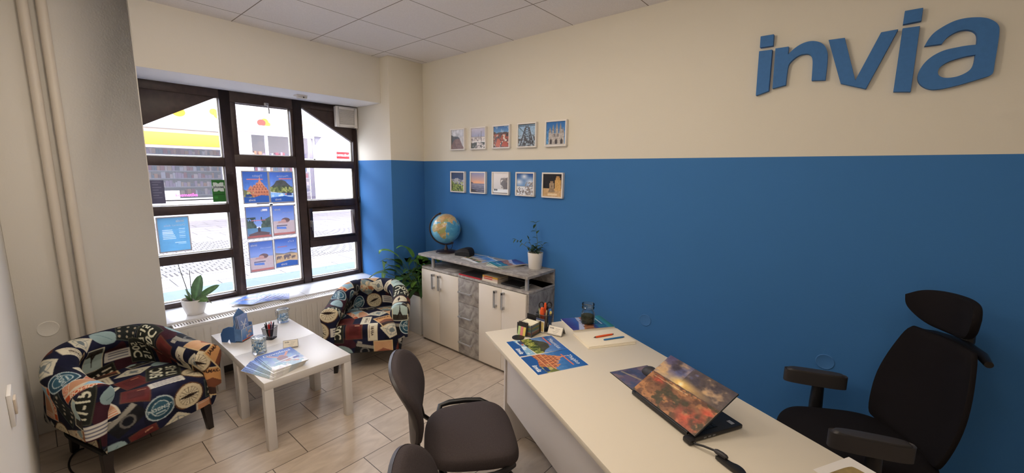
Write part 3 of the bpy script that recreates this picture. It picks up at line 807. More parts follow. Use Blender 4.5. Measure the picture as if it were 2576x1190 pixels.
def ph_church(c):
    c.grad(0, 1, (112, 168, 220), (50, 112, 184))
    for x, hh, w_ in ((.2, .72, .16), (.36, .84, .12), (.55, .9, .14), (.74, .88, .12), (.86, .7, .14)):
        c.rect(x - w_ / 2, .05, x + w_ / 2, hh * .75, (176, 170, 166)); c.poly([(x - w_ / 2, hh * .75), (x, hh + .06), (x + w_ / 2, hh * .75)], (158, 152, 150))
    c.rect(.12, .05, .93, .5, (188, 182, 178)); c.noise(26, 42, c.Y < .72)
    for x in (.25, .52, .8): c.poly([(x - .06, .06), (x - .06, .2), (x, .3), (x + .06, .2), (x + .06, .06)], (84, 80, 84))
    for x in (.4, .46, .52, .58, .64): c.rect(x - .012, .36, x + .012, .48, (92, 90, 96))
    c.rect(0, 0, 1, .05, (206, 202, 198))
def ph_cliffs(c):
    c.grad(.5, 1, (44, 74, 122), (26, 46, 86)); m = c.ridge(.66, .1, 6, (176, 176, 182)); c.blot(m, 14, .52, (110, 112, 122)); c.poly([(0, .62), (.25, .4), (1, .3), (1, 0), (0, 0)], (120, 140, 60)); c.blot(c.Y < .4, 10, .5, (66, 84, 40)); c.blot(c.Y < .5, 16, .62, (176, 186, 96))
def ph_sunset(c):
    c.grad(.45, 1, (246, 176, 130), (136, 142, 190)); c.soft(.45, .52, .4, .14, (255, 190, 130), .7); c.grad(0, .46, (52, 56, 78), (124, 124, 150)); c.poly([(0, .46), (0, .54), (.2, .47)], (64, 58, 74))
    for y0 in (.1, .2, .29, .36, .41): c.line((0, y0), (1, y0 - .04), .02, (168, 160, 176), .8)
    c.poly([(0, .2), (.6, .0), (0, 0)], (50, 44, 52))
def ph_sea(c):
    c.grad(.2, 1, (200, 196, 194), (232, 224, 218)); c.poly([(1, .82), (.8, .72), (.6, .6), (.5, .45), (.64, .36), (.72, .22), (1, .2)], (92, 82, 76)); c.blot((c.X > .5) & (c.Y < .8) & (c.Y > .22), 10, .56, (120, 106, 96)); c.poly([(0, .2), (1, .22), (1, .06), (.3, .1), (0, .05)], (228, 232, 238)); c.rect(0, 0, 1, .06, (120, 116, 120)); c.ell(.14, .18, .06, .05, (40, 38, 42)); c.ell(.26, .18, .05, .05, (44, 40, 44))
def ph_snow(c):
    c.grad(.4, 1, (120, 164, 214), (38, 84, 156)); c.soft(.45, .85, .3, .2, (250, 250, 252)); c.soft(.15, .6, .35, .2, (244, 246, 250)); c.soft(.8, .6, .4, .3, (236, 240, 246)); c.rect(0, 0, 1, .38, (226, 230, 236)); m = c.ridge(.34, .05, 6, (228, 232, 240)); c.blot(c.Y < .36, 18, .55, (124, 116, 116)); c.blot((c.X > .5) & (c.Y < .6), 20, .55, (146, 136, 134)); c.rect(0, .39, 1, .42, (96, 102, 122), .6)
def ph_night(c):
    c.grad(0, 1, (22, 18, 22), (16, 14, 20)); c.rect(0, 0, 1, .36, (206, 170, 124)); c.noise(9, 18, c.Y < .36); c.rect(.62, .28, .94, .74, (210, 166, 100)); c.rect(.66, .74, .9, .84, (196, 150, 88)); c.rect(.7, .84, .86, .9, (176, 134, 84)); c.rect(.34, .3, .58, .6, (168, 144, 116)); c.rect(.38, .6, .54, .68, (156, 130, 104)); c.poly([(.28, .2), (.34, .38), (.58, .38), (.64, .2)], (150, 128, 102)); c.noise(26, 26, (c.Y < .9) & (c.X > .28)); c.rect(.25, .05, .75, .14, (236, 214, 178)); c.rect(.44, .42, .48, .5, (80, 62, 52))
photos = [(0.466, 1.933, ph_road, 'a brown track below dark hills'), (0.757, 1.933, ph_harbour, 'a hazy lilac harbour town'), (1.055, 1.934, ph_roofs, 'red roofs under blue sky'), (1.352, 1.934, ph_lattice, 'a grey steel lattice tower'), (1.655, 1.934, ph_church, 'a pale spired church on blue sky'),
          (0.462, 1.511, ph_cliffs, 'a rocky ridge above green slope'), (0.754, 1.511, ph_sunset, 'waves at orange and violet sunset'), (1.049, 1.512, ph_sea, 'a pale sea with dark cliff'), (1.342, 1.512, ph_snow, 'white clouds over snowy trees'), (1.636, 1.511, ph_night, 'floodlit stone towers at night')]
M_FRAMEW = mat('white_picture_frame', (232, 226, 220), 0.4)
M_PGL = mat_glass('picture_glass', (255, 255, 255), 0.03)
for i, (x, z, fn, what) in enumerate(photos):
    t = thing('framed_photo', 'small square white-framed photo of ' + what, 'picture', (x, -0.001, z), group='square photos, cream-wall row' if i < 5 else 'square photos, blue-wall row')
    s = 0.212; b_ = MB()
    b_.box(0, s, -0.026, 0, 0, 0.012); b_.box(0, s, -0.026, 0, s - 0.012, s); b_.box(0, 0.012, -0.026, 0, 0.012, s - 0.012); b_.box(s - 0.012, s, -0.026, 0, 0.012, s - 0.012)
    b_.build('frame', M_FRAMEW, t, bevel=0.001, seg=1)
    c = Cv(72, 72, seed=30 + i); fn(c)
    sheet('photo', c, s - 0.024, s - 0.024, 0.003, t, (0.012, -0.015, 0.012), (PI / 2, 0, 0))

# ================================================================== ARMCHAIRS
def fabric_canvas():
    W, Hh = 1.7, 1.3
    c = Cv(850, 650, W, Hh, (26, 28, 52), seed=5)
    c.noise(9, 12, None, (0.8, 0.9, 1.3)); c.blot(c.Y > -1, 6, .58, (16, 18, 34), .7); c.blot(c.Y > -1, 7, .64, (74, 30, 36), .75)
    def T(cx, cy, ang, pts):
        q, s_ = math.cos(ang), math.sin(ang)
        return [(cx + x * q - y * s_, cy + x * s_ + y * q) for x, y in pts]
    def R(cx, cy, ang, w, h, col, al=1.0): c.poly(T(cx, cy, ang, [(-w / 2, -h / 2), (w / 2, -h / 2), (w / 2, h / 2), (-w / 2, h / 2)]), col, al)
    def at(cx, cy, ang, x, y): return T(cx, cy, ang, [(x, y)])[0]
    def compass(x, y, a):
        c.ell(x, y, .066, .066, (96, 66, 44)); c.ell(x, y, .060, .060, (214, 200, 168)); c.ell(x, y, .043, .043, (176, 160, 128)); c.ell(x, y, .041, .041, (222, 210, 180))
        for k in range(16):
            t = a + k * PI / 8; c.line((x + .012 * math.cos(t), y + .012 * math.sin(t)), (x + .045 * math.cos(t), y + .045 * math.sin(t)), .0025, (120, 104, 84))
        for t in (a, a + PI): c.poly([(x + .05 * math.cos(t), y + .05 * math.sin(t)), (x + .009 * math.cos(t + PI / 2), y + .009 * math.sin(t + PI / 2)), (x - .009 * math.cos(t + PI / 2), y - .009 * math.sin(t + PI / 2))], (44, 32, 30))
    def label_(x, y, a, txt):
        R(x, y, a, .062, .135, (214, 204, 176)); R(x, y, a, .056, .129, (222, 214, 188))
        c.words(txt, x, y, .021, (70, 54, 50), a + PI / 2)
        for k in (-.017, .019): 
            p = at(x, y, a, k, -.045); q = at(x, y, a, k, .045); c.line(p, q, .002, (140, 110, 100))
    def plate(x, y, a):
        R(x, y, a, .135, .165, (70, 70, 58)); R(x, y, a, .125, .155, (38, 40, 36))
        p = at(x, y, a, -.028, 0); q = at(x, y, a, .03, 0)
        c.words('50C', *p, .066, (222, 220, 196), a + PI / 2); c.words('17-15', *q, .056, (216, 214, 190), a + PI / 2)
    def card(x, y, a, sky, land, dark, word=None):
        R(x, y, a, .125, .15, (212, 186, 140)); R(x, y, a, .112, .137, sky)
        c.poly(T(x, y, a, [(-.056, -.068), (.056, -.068), (.056, -.005), (.0, .02), (-.056, -.01)]), land); c.poly(T(x, y, a, [(-.056, -.068), (.056, -.068), (.056, -.045), (-.01, -.025), (-.056, -.04)]), dark)
        if word: c.words(word, *at(x, y, a, 0, .052), .024, (60, 40, 34), a)
    def eiffel(x, y, a):
        R(x, y, a, .105, .135, (216, 208, 176)); R(x, y, a, .095, .125, (176, 196, 190)); c.poly(T(x, y, a, [(-.047, -.062), (.047, -.062), (.047, -.03), (-.047, -.02)]), (60, 56, 50))
        c.poly(T(x, y, a, [(-.026, -.05), (-.004, .0), (0, .056), (.004, .0), (.026, -.05), (.014, -.05), (0, -.02), (-.014, -.05)]), (52, 44, 40))
    def stamp(x, y, a, word):
        c.ell(x, y, .058, .058, (190, 204, 204)); c.ell(x, y, .052, .052, (44, 78, 96)); c.ell(x, y, .036, .036, (196, 208, 206)); c.ell(x, y, .032, .032, (58, 98, 116)); c.words(word, x, y, .022, (206, 216, 214), a); R(*at(x, y, a, 0, .018), a, .04, .006, (190, 204, 204))
    def book(x, y, a): R(x, y, a, .105, .12, (96, 60, 46)); R(x, y, a, .095, .11, (100, 42, 40)); R(x, y, a, .06, .07, (86, 36, 36)); R(*at(x, y, a, .02, .035), a, .03, .006, (190, 140, 110))
    def camera(x, y, a):
        R(x, y, a, .13, .085, (30, 30, 34)); R(*at(x, y, a, 0, .03), a, .125, .022, (150, 146, 136)); c.ell(*at(x, y, a, 0, -.008), .03, .03, (108, 106, 102)); c.ell(*at(x, y, a, 0, -.008), .02, .02, (24, 26, 34)); R(*at(x, y, a, -.045, .05), a, .03, .016, (170, 164, 152))
    def case(x, y, a):
        R(x, y, a, .14, .105, (70, 78, 74)); R(x, y, a, .13, .095, (36, 40, 40))
        for k in range(9): c.ell(*at(x, y, a, -.05 + .05 * (k % 3), -.03 + .03 * (k // 3)), .009, .007, (170, 160, 140))
    def diamond(x, y, a): c.poly(T(x, y, a, [(-.08, 0), (0, -.06), (.08, 0), (0, .06)]), (212, 206, 184)); c.ell(x, y, .035, .035, (130, 140, 140)); c.ell(x, y, .032, .032, (214, 208, 188)); c.line(at(x, y, a, -.06, 0), at(x, y, a, .06, 0), .003, (110, 116, 120)); c.line(at(x, y, a, 0, -.04), at(x, y, a, 0, .04), .003, (110, 116, 120)); c.ell(x, y, .018, .018, (120, 130, 132))
    def sticker(x, y, a):
        R(x, y, a, .115, .155, (214, 200, 176)); R(*at(x, y, a, -.042, 0), a, .026, .15, (196, 84, 44)); c.words('BONDI', *at(x, y, a, -.042, 0), .03, (236, 220, 190), a + PI / 2)
        c.poly(T(x, y, a, [(-.02, .0), (.05, .03), (.05, .07), (-.02, .07)]), (150, 186, 204)); c.poly(T(x, y, a, [(-.02, -.05), (.05, -.05), (.05, .035), (.02, .03)]), (198, 146, 112))
        for k in range(4): R(*at(x, y, a, .015, -.055 - .006 * k), a, .07, .003, (196, 84, 44))
    def cream(x, y, a): R(x, y, a, .13, .06, (216, 212, 202)); [R(*at(x, y, a, 0, -.016 + .016 * k), a, .1, .005, (110, 110, 124)) for k in range(3)]
    def mapbit(x, y, a):
        R(x, y, a, .15, .12, (186, 170, 142)); m = c.pmask(T(x, y, a, [(-.075, -.06), (.075, -.06), (.075, .06), (-.075, .06)])); c.blot(m, 40, .5, (206, 190, 160)); c.blot(m, 50, .58, (158, 104, 74)); c.blot(m, 46, .6, (130, 146, 146))
    def teal(x, y, a): c.ell(x, y, .06, .042, (150, 174, 176), ang=a); c.line(at(x, y, a, -.04, -.01), at(x, y, a, .04, .012), .003, (110, 140, 144))
    kinds = [compass, lambda x, y, a: label_(x, y, a, 'SIERRA'), plate, lambda x, y, a: card(x, y, a, (206, 150, 96), (120, 72, 52), (60, 44, 40), 'JAMAICA'), eiffel, lambda x, y, a: stamp(x, y, a, 'LONDON'),
             book, camera, case, diamond, sticker, cream, mapbit, teal, lambda x, y, a: card(x, y, a, (206, 160, 120), (150, 92, 70), (48, 50, 58)), lambda x, y, a: label_(x, y, a, 'EXPLORE'), cream, compass, diamond, plate, lambda x, y, a: label_(x, y, a, 'VOYAGE')]
    rg = random.Random(4); nx, ny = 13, 10; last = []
    for j in range(ny):
        for i in range(nx):
            x = (i + .5 + (.5 if j % 2 else 0)) * W / nx + rg.uniform(-.012, .012); y = (j + .5) * Hh / ny + rg.uniform(-.012, .012)
            k = rg.randrange(len(kinds))
            while k in last[-4:]: k = rg.randrange(len(kinds))
            last.append(k); a = rg.choice([0, 0, .25, -.25, .55, -.45, PI])
            for ox in (0, -W):
                if -.1 < x + ox < W + .1: kinds[k](x + ox, y, a)
    c.noise(40, 9)
    return c.out(), W, Hh
FAB, FABW, FABH = fabric_canvas()
def fab(U, V):
    h, w = FAB.shape[:2]
    x = (U / FABW / 1.28 % 1.0) * w; y = (V / FABH / 1.28 % 1.0) * h
    x0 = np.floor(x).astype(int) % w; y0 = np.floor(y).astype(int) % h; fx_ = (x - np.floor(x))[..., None]; fy_ = (y - np.floor(y))[..., None]
    x1 = (x0 + 1) % w; y1 = (y0 + 1) % h
    return (FAB[y0, x0] * (1 - fx_) + FAB[y0, x1] * fx_) * (1 - fy_) + (FAB[y1, x0] * (1 - fx_) + FAB[y1, x1] * fx_) * fy_
M_FABRIC = mat_attr('printed_upholstery', rough=0.85, spec=0.2, bump=0.2, bscale=500)
M_DLEG = mat('dark_stained_leg', (34, 26, 24), 0.4)

def resample(P, step):
    P = np.asarray(P, float); dd = np.r_[0, np.cumsum(np.linalg.norm(np.diff(P, axis=0), axis=1))]
    n = max(2, int(dd[-1] / step) + 1); t = np.linspace(0, dd[-1], n)
    return np.stack([np.interp(t, dd, P[:, k]) for k in range(P.shape[1])], 1), t

def armchair(label, loc, rz, shift, step=0.0048):
    t = thing('tub_armchair', label, 'armchair', loc, rz, 'travel-print tub armchairs')
    # plan line of the shell, from the right arm front round the back to the left arm front (chair faces +x)
    w_, d_, xf = 0.292, 0.31, 0.36
    pl = [(xf, -w_), (0.02, -w_)]
    for a in np.linspace(0, PI, 90):
        cx, sx = math.cos(a), math.sin(a)
        e = 2 / 2.5
        pl.append((0.02 - d_ * abs(sx) ** e, -w_ * math.copysign(abs(cx) ** e, cx)))
    pl += [(0.02, w_), (xf, w_)]
    P, S = resample(pl, step)
    tg = np.gradient(P, axis=0); tg /= np.linalg.norm(tg, axis=1)[:, None]
    N = np.stack([tg[:, 1], -tg[:, 0]], 1)                       # outward
    back = np.clip((0.17 - P[:, 0]) / 0.42, 0, 1); back = back * back * (3 - 2 * back)
    Hs = 0.588 + 0.092 * back
    R_ = 0.075
    # profile: (r outward, z relative) built for a unit shape then stretched by the height
    def profile(hh):
        pr = [(-0.05, 0.30), (-0.052, hh - 0.16), (-0.066, hh - 0.10)]
        for a in np.linspace(PI * 1.04, -PI * 0.25, 28): pr.append((0.012 + 0.08 * math.cos(a), hh - R_ + R_ * math.sin(a)))
        pr += [(0.052, hh - 0.17), (0.04, hh - 0.26), (0.030, 0.25), (0.024, 0.175)]
        return pr
    nprof = int(1.25 / step)
    rows = []; tv = None
    for hh in np.linspace(0.58, 0.70, 9):
        q, tt = resample(profile(hh), 0.002)
        k = np.linspace(0, len(q) - 1, nprof); i0 = np.floor(k).astype(int); i1 = np.minimum(i0 + 1, len(q) - 1); f = (k - i0)[:, None]
        rows.append(np.c_[q[i0] * (1 - f) + q[i1] * f, tt[i0]])
    rows = np.array(rows)
    kk = np.clip((Hs - 0.58) / 0.12 * 8, 0, 7.999); i0 = kk.astype(int); f = (kk - i0)[:, None, None]
    Q = rows[i0] * (1 - f) + rows[i0 + 1] * f                    # (ns, np, 3)
    r_ = Q[..., 0]; z_ = Q[..., 1]; tt = Q[..., 2]
    lean = np.clip((z_ - 0.3) / 0.4, 0, 1) * 0.05 * back[:, None]
    V = np.stack([P[:, None, 0] + N[:, None, 0] * (r_ + lean), P[:, None, 1] + N[:, None, 1] * (r_ + lean), z_], -1)
    C = fab(S[:, None] + 0 * tt + shift[0], tt + shift[1])
    extra = []
    for end in (0, -1):                                          # padded arm fronts
        prof = V[end]; cen = np.array([xf, P[end, 1] + N[end, 1] * 0.0, 0.42])
        rings = np.linspace(0, 1, 30)[:, None, None]
        line = np.stack([np.full(len(prof), xf), np.full(len(prof), P[end, 1]), np.clip(prof[:, 2], 0.24, Hs[end] - R_)], 1)
        G = prof[None] * (1 - rings) + line[None] * rings
        G[..., 0] += 0.022 * np.sqrt(np.clip(1 - (1 - rings[..., 0]) ** 2, 0, 1)) 
        Cc = fab(G[..., 1] + shift[0] + 0.9 * (end + 1) + 0.3, G[..., 2] + shift[1] + 0.31)
        extra.append((G if end else G[::-1], Cc if end else Cc[::-1], False))
    grid_obj('shell', V, C, M_FABRIC, t, extra=extra)
    # seat cushion running over the front edge
    pr = [(-0.255, 0.32), (-0.25, 0.385), (-0.2, 0.405), (0.05, 0.425), (0.25, 0.42)]
    for a in np.linspace(PI / 2, 0, 10): pr.append((0.318 + 0.055 * math.cos(a), 0.365 + 0.055 * math.sin(a)))
    pr += [(0.375, 0.30), (0.365, 0.185), (0.34, 0.178), (0.2, 0.178)]
    q, tt = resample(pr, step)
    ny = int(0.52 / step); v = np.linspace(-1, 1, ny)
    dome = 1 - np.abs(v) ** 6
    half = np.where(q[:, 0] < -0.05, 0.262 * np.sqrt(np.clip(1 - ((q[:, 0] + 0.05) / 0.25) ** 2 * 0.55, 0.05, 1)), 0.262)
    Vx = np.broadcast_to(q[:, None, 0], (len(q), ny)) - (1 - dome)[None] * 0.012 * (q[:, None, 0] > 0.3)
    Vy = half[:, None] * v[None]
    Vz = q[:, None, 1] - (1 - dome)[None] * 0.02 * (q[:, None, 1] > 0.36)
    grid_obj('seat', np.stack([Vx, Vy, Vz], -1), fab(Vy + shift[0] + 0.6, -tt[:, None] + 0 * Vy + shift[1] + 0.75), M_FABRIC, t)
    bt = MB(); n_ = len(P); st = max(1, n_ // 60)
    ring = [(float(P[i, 0] * 0.94), float(P[i, 1] * 0.96)) for i in range(0, n_, st)]
    bt.prism([ring], 0.02, Matrix.Translation((0, 0, 0.172)))
    o = bt.build('base_board', mat('black_underside', (20, 18, 20), 0.8), t); 
    for sx, sy in ((1, -1), (1, 1), (-1, -1), (-1, 1)):
        x, y = (0.315, 0.255 * sy) if sx > 0 else (-0.17, 0.2 * sy)
        MB().taper(x, y, 0.0, 0.176, 0.016, 0.016, 0.024, 0.024, 0.01 * sx, 0.01 * sy).build('leg', M_DLEG, t, bevel=0.003)
    return t
armchair('tub armchair in collage travel print standing below the heating pipes', (0.345, -2.605, 0), math.radians(18), (0.0, 0.1))
armchair('tub armchair in collage travel print in front of the large leafy plant', (0.362, -0.918, 0), math.radians(-38), (0.85, 0.55))

# ================================================================== COFFEE TABLES
def lack(label, x0, y0):
    t = thing('coffee_table', label, 'table', (x0, y0, 0), 0, 'white square coffee tables')
    box('table_top', 0, 0.549, 0, 0.549, 0.40, 0.45, M_WHITE, t, 0.0025)
    for x in (0.0, 0.499):
        for y in (0.0, 0.499): box('leg', x, x + 0.05, y, y + 0.05, 0, 0.40, M_WHITE, t, 0.0025)
    return t
lack('white square coffee table nearer the room, carrying the magazine stack', 0.578, -2.082)
lack('white square coffee table pushed against the radiator, carrying the pen pot', 0.028, -2.080)

# ================================================================== CABINET
def mat_concrete():
    m, nt, b, o = nodes_of('concrete_look_laminate')
    tc = nt.nodes.new('ShaderNodeTexCoord')
    n = nt.nodes.new('ShaderNodeTexNoise'); n.inputs['Scale'].default_value = 9; n.inputs['Detail'].default_value = 8; n.inputs['Distortion'].default_value = 2.0
    nt.links.new(tc.outputs['Object'], n.inputs[0])
    cr = nt.nodes.new('ShaderNodeValToRGB'); cr.color_ramp.elements[0].position = .3; cr.color_ramp.elements[0].color = rgba((126, 120, 116)); cr.color_ramp.elements[1].position = .72; cr.color_ramp.elements[1].color = rgba((186, 180, 174))
    nt.links.new(n.outputs['Fac'], cr.inputs[0])
    v = nt.nodes.new('ShaderNodeTexNoise'); v.inputs['Scale'].default_value = 26; v.inputs['Detail'].default_value = 6; v.inputs['Distortion'].default_value = 4
    nt.links.new(tc.outputs['Object'], v.inputs[0])
    f = math_node(nt, 'GREATER_THAN', v.outputs['Fac'], 0.64)
    nt.links.new(mix_rgb(nt, math_node(nt, 'MULTIPLY', f, 0.35), cr.outputs[0], rgba((196, 190, 184))), b.inputs['Base Color'])
    b.inputs['Roughness'].default_value = 0.5
    return m
M_CONC = mat_concrete()
M_DOOR = mat('cream_white_door', (226, 216, 202), 0.45)
cab = thing('sideboard', 'low sideboard with white doors, concrete-look drawers and raised top shelf', 'cabinet', (0.405, -0.365, 0))
CW, CD = 1.38, 0.363
b_ = MB()
b_.box(0, 0.018, 0.0, CD, 0, 0.75); b_.box(CW - 0.018, CW, 0.0, CD, 0, 0.75); b_.box(0, CW, 0.0, CD, 0.752, 0.774)
b_.box(0.018, CW - 0.018, 0.012, CD, 0.0, 0.028); b_.box(0.018, CW - 0.018, CD - 0.01, CD, 0.02, 0.76); b_.box(0.56, 0.578, 0.02, CD - 0.01, 0.02, 0.755); b_.box(0.815, 0.833, 0.02, CD - 0.01, 0.02, 0.755)
b_.box(0.0, CW, CD - 0.018, CD, 0.774, 0.880)
b_.build('carcass', M_CONC, cab, bevel=0.0015, seg=1)
box('top_board', -0.03, CW, -0.02, CD + 0.001, 0.880, 0.902, M_CONC, cab, 0.0015)
for x in (0.145, CW - 0.045):
    MB().lathe([(0.017, 0.774), (0.017, 0.880)], 20, (x, 0.03, 0)).build('post', M_SILVER, cab, smooth=True)
def pull(p, x, z, vertical):
    L = 0.145 if vertical else 0.165
    m_ = MB()
    if vertical: m_.box(-0.008, 0.008, -0.034, -0.026, -L / 2, L / 2); m_.box(-0.008, 0.008, -0.034, 0.0, L / 2 - 0.02, L / 2); m_.box(-0.008, 0.008, -0.034, 0.0, -L / 2, -L / 2 + 0.02)
    else: m_.box(-L / 2, L / 2, -0.032, -0.024, -0.007, 0.007); m_.box(L / 2 - 0.014, L / 2, -0.032, 0.0, -0.007, 0.007); m_.box(-L / 2, -L / 2 + 0.014, -0.032, 0.0, -0.007, 0.007)
    m_.build('handle', M_SILVER, p, (x, 0, z), bevel=0.002)
for x0, x1, hx in ((0.018, 0.288, 0.217), (0.291, 0.562, 0.309), (0.832, 1.100, 1.045), (1.103, 1.364, 1.130)):
    dr = box('door', 0, x1 - x0, -0.018, 0.0, 0.0, 0.722, M_DOOR, cab, 0.0015, (x0, 0, 0.028)); dr.location.y = 0.0
    pull(dr, hx - x0, 0.655 - 0.028, True); dr.children[0].location.y = -0.018
for z0, z1 in ((0.028, 0.279), (0.282, 0.520), (0.523, 0.750)):
    dr = box('drawer', 0, 0.264, -0.018, 0.0, 0.0, z1 - z0, M_CONC, cab, 0.0015, (0.565, 0, z0))
    pull(dr, 0.105, (z1 - z0) * 0.46, False); dr.children[0].location.y = -0.018; dr['label'] = 'concrete-look drawer front'

# ================================================================== DESK
DU = Vector((0.891, -0.454, 0)); DV = Vector((0.454, 0.891, 0)); DA = math.atan2(-0.454, 0.891)
desk = thing('office_desk', 'long white office desk standing at an angle in front of the blue wall', 'desk', (2.056, -1.145, 0), DA)
M_DESK = mat('white_desk_laminate', (224, 213, 194), 0.42)
M_DESKG = mat('pale_grey_desk_panel', (214, 206, 200), 0.5)
box('desktop', 0, 1.80, 0, 0.80, 0.725, 0.75, M_DESK, desk, 0.002)
box('side_panel', 0.02, 0.042, 0.12, 0.76, 0.0, 0.725, M_DESKG, desk, 0.0015)
box('side_panel', 1.758, 1.78, 0.12, 0.76, 0.0, 0.725, M_DESKG, desk, 0.0015)
box('modesty_panel', 0.046, 1.754, 0.13, 0.148, 0.28, 0.724, M_DESKG, desk, 0.0015)
gr = MB().lathe([(0.037, 0.0), (0.037, 0.003), (0.033, 0.005), (0.012, 0.0045), (0.001, 0.0045)], 32).build('cable_grommet', M_BLACKP, desk, (0.155, 0.155, 0.75), smooth=True); gr['label'] = 'round black cable grommet'

# ================================================================== VISITOR CHAIRS
def pillow(name, outline, loft, m, parent, deform=None, loc=(0, 0, 0), rot=(0, 0, 0)):
    """closed cushion: outline (n,2) scaled and raised along loft [(scale, z)]"""
    O = np.asarray(outline, float); n = len(O)
    V = np.array([[(x * s_, y * s_, z) for x, y in O] for s_, z in loft])
    if deform is not None: V = deform(V)
    mb = MB(); k = len(loft)
    vs = [tuple(p) for p in V.reshape(-1, 3)]
    F = []
    for j in range(k - 1):
        for i in range(n):
            i2 = (i + 1) % n; F.append((j * n + i, j * n + i2, (j + 1) * n + i2, (j + 1) * n + i))
    F.append(tuple(reversed(range(n)))); F.append(tuple((k - 1) * n + i for i in range(n)))
    mb.add(vs, F)
    return mb.build(name, m, parent, loc, rot, smooth=True, angle=60)
def superell(a, b, e, n=64, taper=0.0):
    out = []
    for t in np.linspace(0, 2 * PI, n, endpoint=False):
        x = a * math.copysign(abs(math.cos(t)) ** (2 / e), math.cos(t)); y = b * math.copysign(abs(math.sin(t)) ** (2 / e), math.sin(t))
        out.append((x, y * (1 + taper * x / a)))
    return out
def pad_loft(th, dome, edge):
    L = [(0.001, th + dome)]
    for s_ in (0.2, 0.4, 0.6, 0.75, 0.86): L.append((s_, th + dome * (1 - (s_ / 0.95) ** 2.2)))
    for a in np.linspace(0.35, 1, 6): L.append((1 - edge + edge * math.sin(a * PI / 2), th - edge * 0.5 * (1 - math.cos(a * PI / 2)) * 1.0))
    L += [(1.0, th * 0.35), (0.985, th * 0.12), (0.95, 0.0), (0.5, 0.0), (0.001, 0.0)]
    return L
M_CFAB = mat('dark_grey_brown_upholstery', (66, 58, 58), 0.9, noise=0.12, nscale=220, bump=0.2, bscale=600, spec=0.25)
M_CBLK = mat('black_painted_tube', (16, 14, 15), 0.35)
def visitor_chair(label, loc, rz):
    t = thing('visitor_chair', label, 'chair', loc, rz, 'padded visitor chairs at the desk')
    def sd(V):
        V = V.copy(); f = np.clip((V[..., 0] - 0.08) / 0.16, 0, 1); V[..., 2] -= 0.03 * f ** 2; V[..., 2] += 0.012 * (np.abs(V[..., 1]) / 0.24) ** 2 * (V[..., 2] > 0.02); return V
    pillow('seat', superell(0.225, 0.238, 3.4, 72, 0.07), pad_loft(0.055, 0.018, 0.09), M_CFAB, t, sd, (0, 0, 0.405))
    def bd_(V):
        V = V.copy(); V[..., 2] += 0.03 * (np.abs(V[..., 1]) / 0.22) ** 2 + 0.02 * np.cos(V[..., 0] / 0.2 * PI * 0.9) - 0.02; return V
    # backrest: local x = up, z = towards the sitter
    tilt = math.radians(14)
    M0 = Matrix(((-math.sin(tilt), 0, math.cos(tilt)), (0, 1, 0), (math.cos(tilt), 0, math.sin(tilt))))
    # columns: image of local axes (x up, y lateral, z forward)
    rot = Matrix((( -math.sin(tilt), 0, math.cos(tilt)), (0, -1, 0), (math.cos(tilt), 0, math.sin(tilt)))).to_euler()
    bo = pillow('backrest', superell(0.195, 0.225, 2.9, 72, 0.05), pad_loft(0.045, 0.014, 0.08), M_CFAB, t, bd_, (-0.295, 0, 0.668), rot)
    sh = pillow('back_shell', superell(0.197, 0.227, 2.9, 64, 0.05), [(0.001, -0.006), (0.6, -0.006), (0.9, -0.004), (1.0, 0.004), (1.0, 0.016), (0.5, 0.01), (0.001, 0.01)], mat('dark_plastic_shell', (52, 46, 47), 0.45), bo, bd_)
    r_ = 0.012
    for s_ in (1, -1):
        y = 0.222 * s_
        rail = MB().tube([(-0.17, 0.19 * s_, 0.375), (-0.14, y + 0.04 * s_, 0.426 + 0.018 * s_), (-0.09, y + 0.052 * s_, 0.430 + 0.021 * s_), (0.0, y + 0.055 * s_, 0.431 + 0.021 * s_), (0.08, y + 0.050 * s_, 0.429 + 0.019 * s_), (0.12, y + 0.035 * s_, 0.42 + 0.012 * s_), (0.18, 0.19 * s_, 0.385)], 0.0145, 12).build('side_rail', M_CBLK, t, smooth=True)
        br = MB().tube([(-0.06, y, 0.388), (-0.13, y, 0.384), (-0.20, y - 0.004 * s_, 0.395), (-0.234, y - 0.012 * s_, 0.43), (-0.243, y - 0.03 * s_, 0.49), (-0.255, y - 0.05 * s_, 0.56)], r_, 12).build('back_bracket', M_CBLK, t, smooth=True)
        for sx in (1, -1):
            MB().tube([(0.13 * sx, 0.195 * s_, 0.392), (0.17 * sx, 0.20 * s_, 0.34), (0.235 * sx, 0.232 * s_, 0.006)], r_, 12).build('leg', M_CBLK, t, smooth=True)
            MB().lathe([(0.016, 0), (0.016, 0.022), (0.013, 0.025)], 14, (0.235 * sx, 0.232 * s_, 0)).build('foot_cap', M_CBLK, kids(t)[-1] if False else t)
    for x in (0.16, -0.15): MB().tube([(x, -0.2, 0.388), (x, 0.2, 0.388)], r_, 10).build('cross_bar', M_CBLK, t, smooth=True)
    return t
visitor_chair('grey-brown padded visitor chair drawn up to the middle of the desk', (2.375, -1.575, 0), math.radians(52))
visitor_chair('grey-brown padded visitor chair of which only the backrest shows at the picture bottom', (3.01, -1.995, 0), math.radians(52))

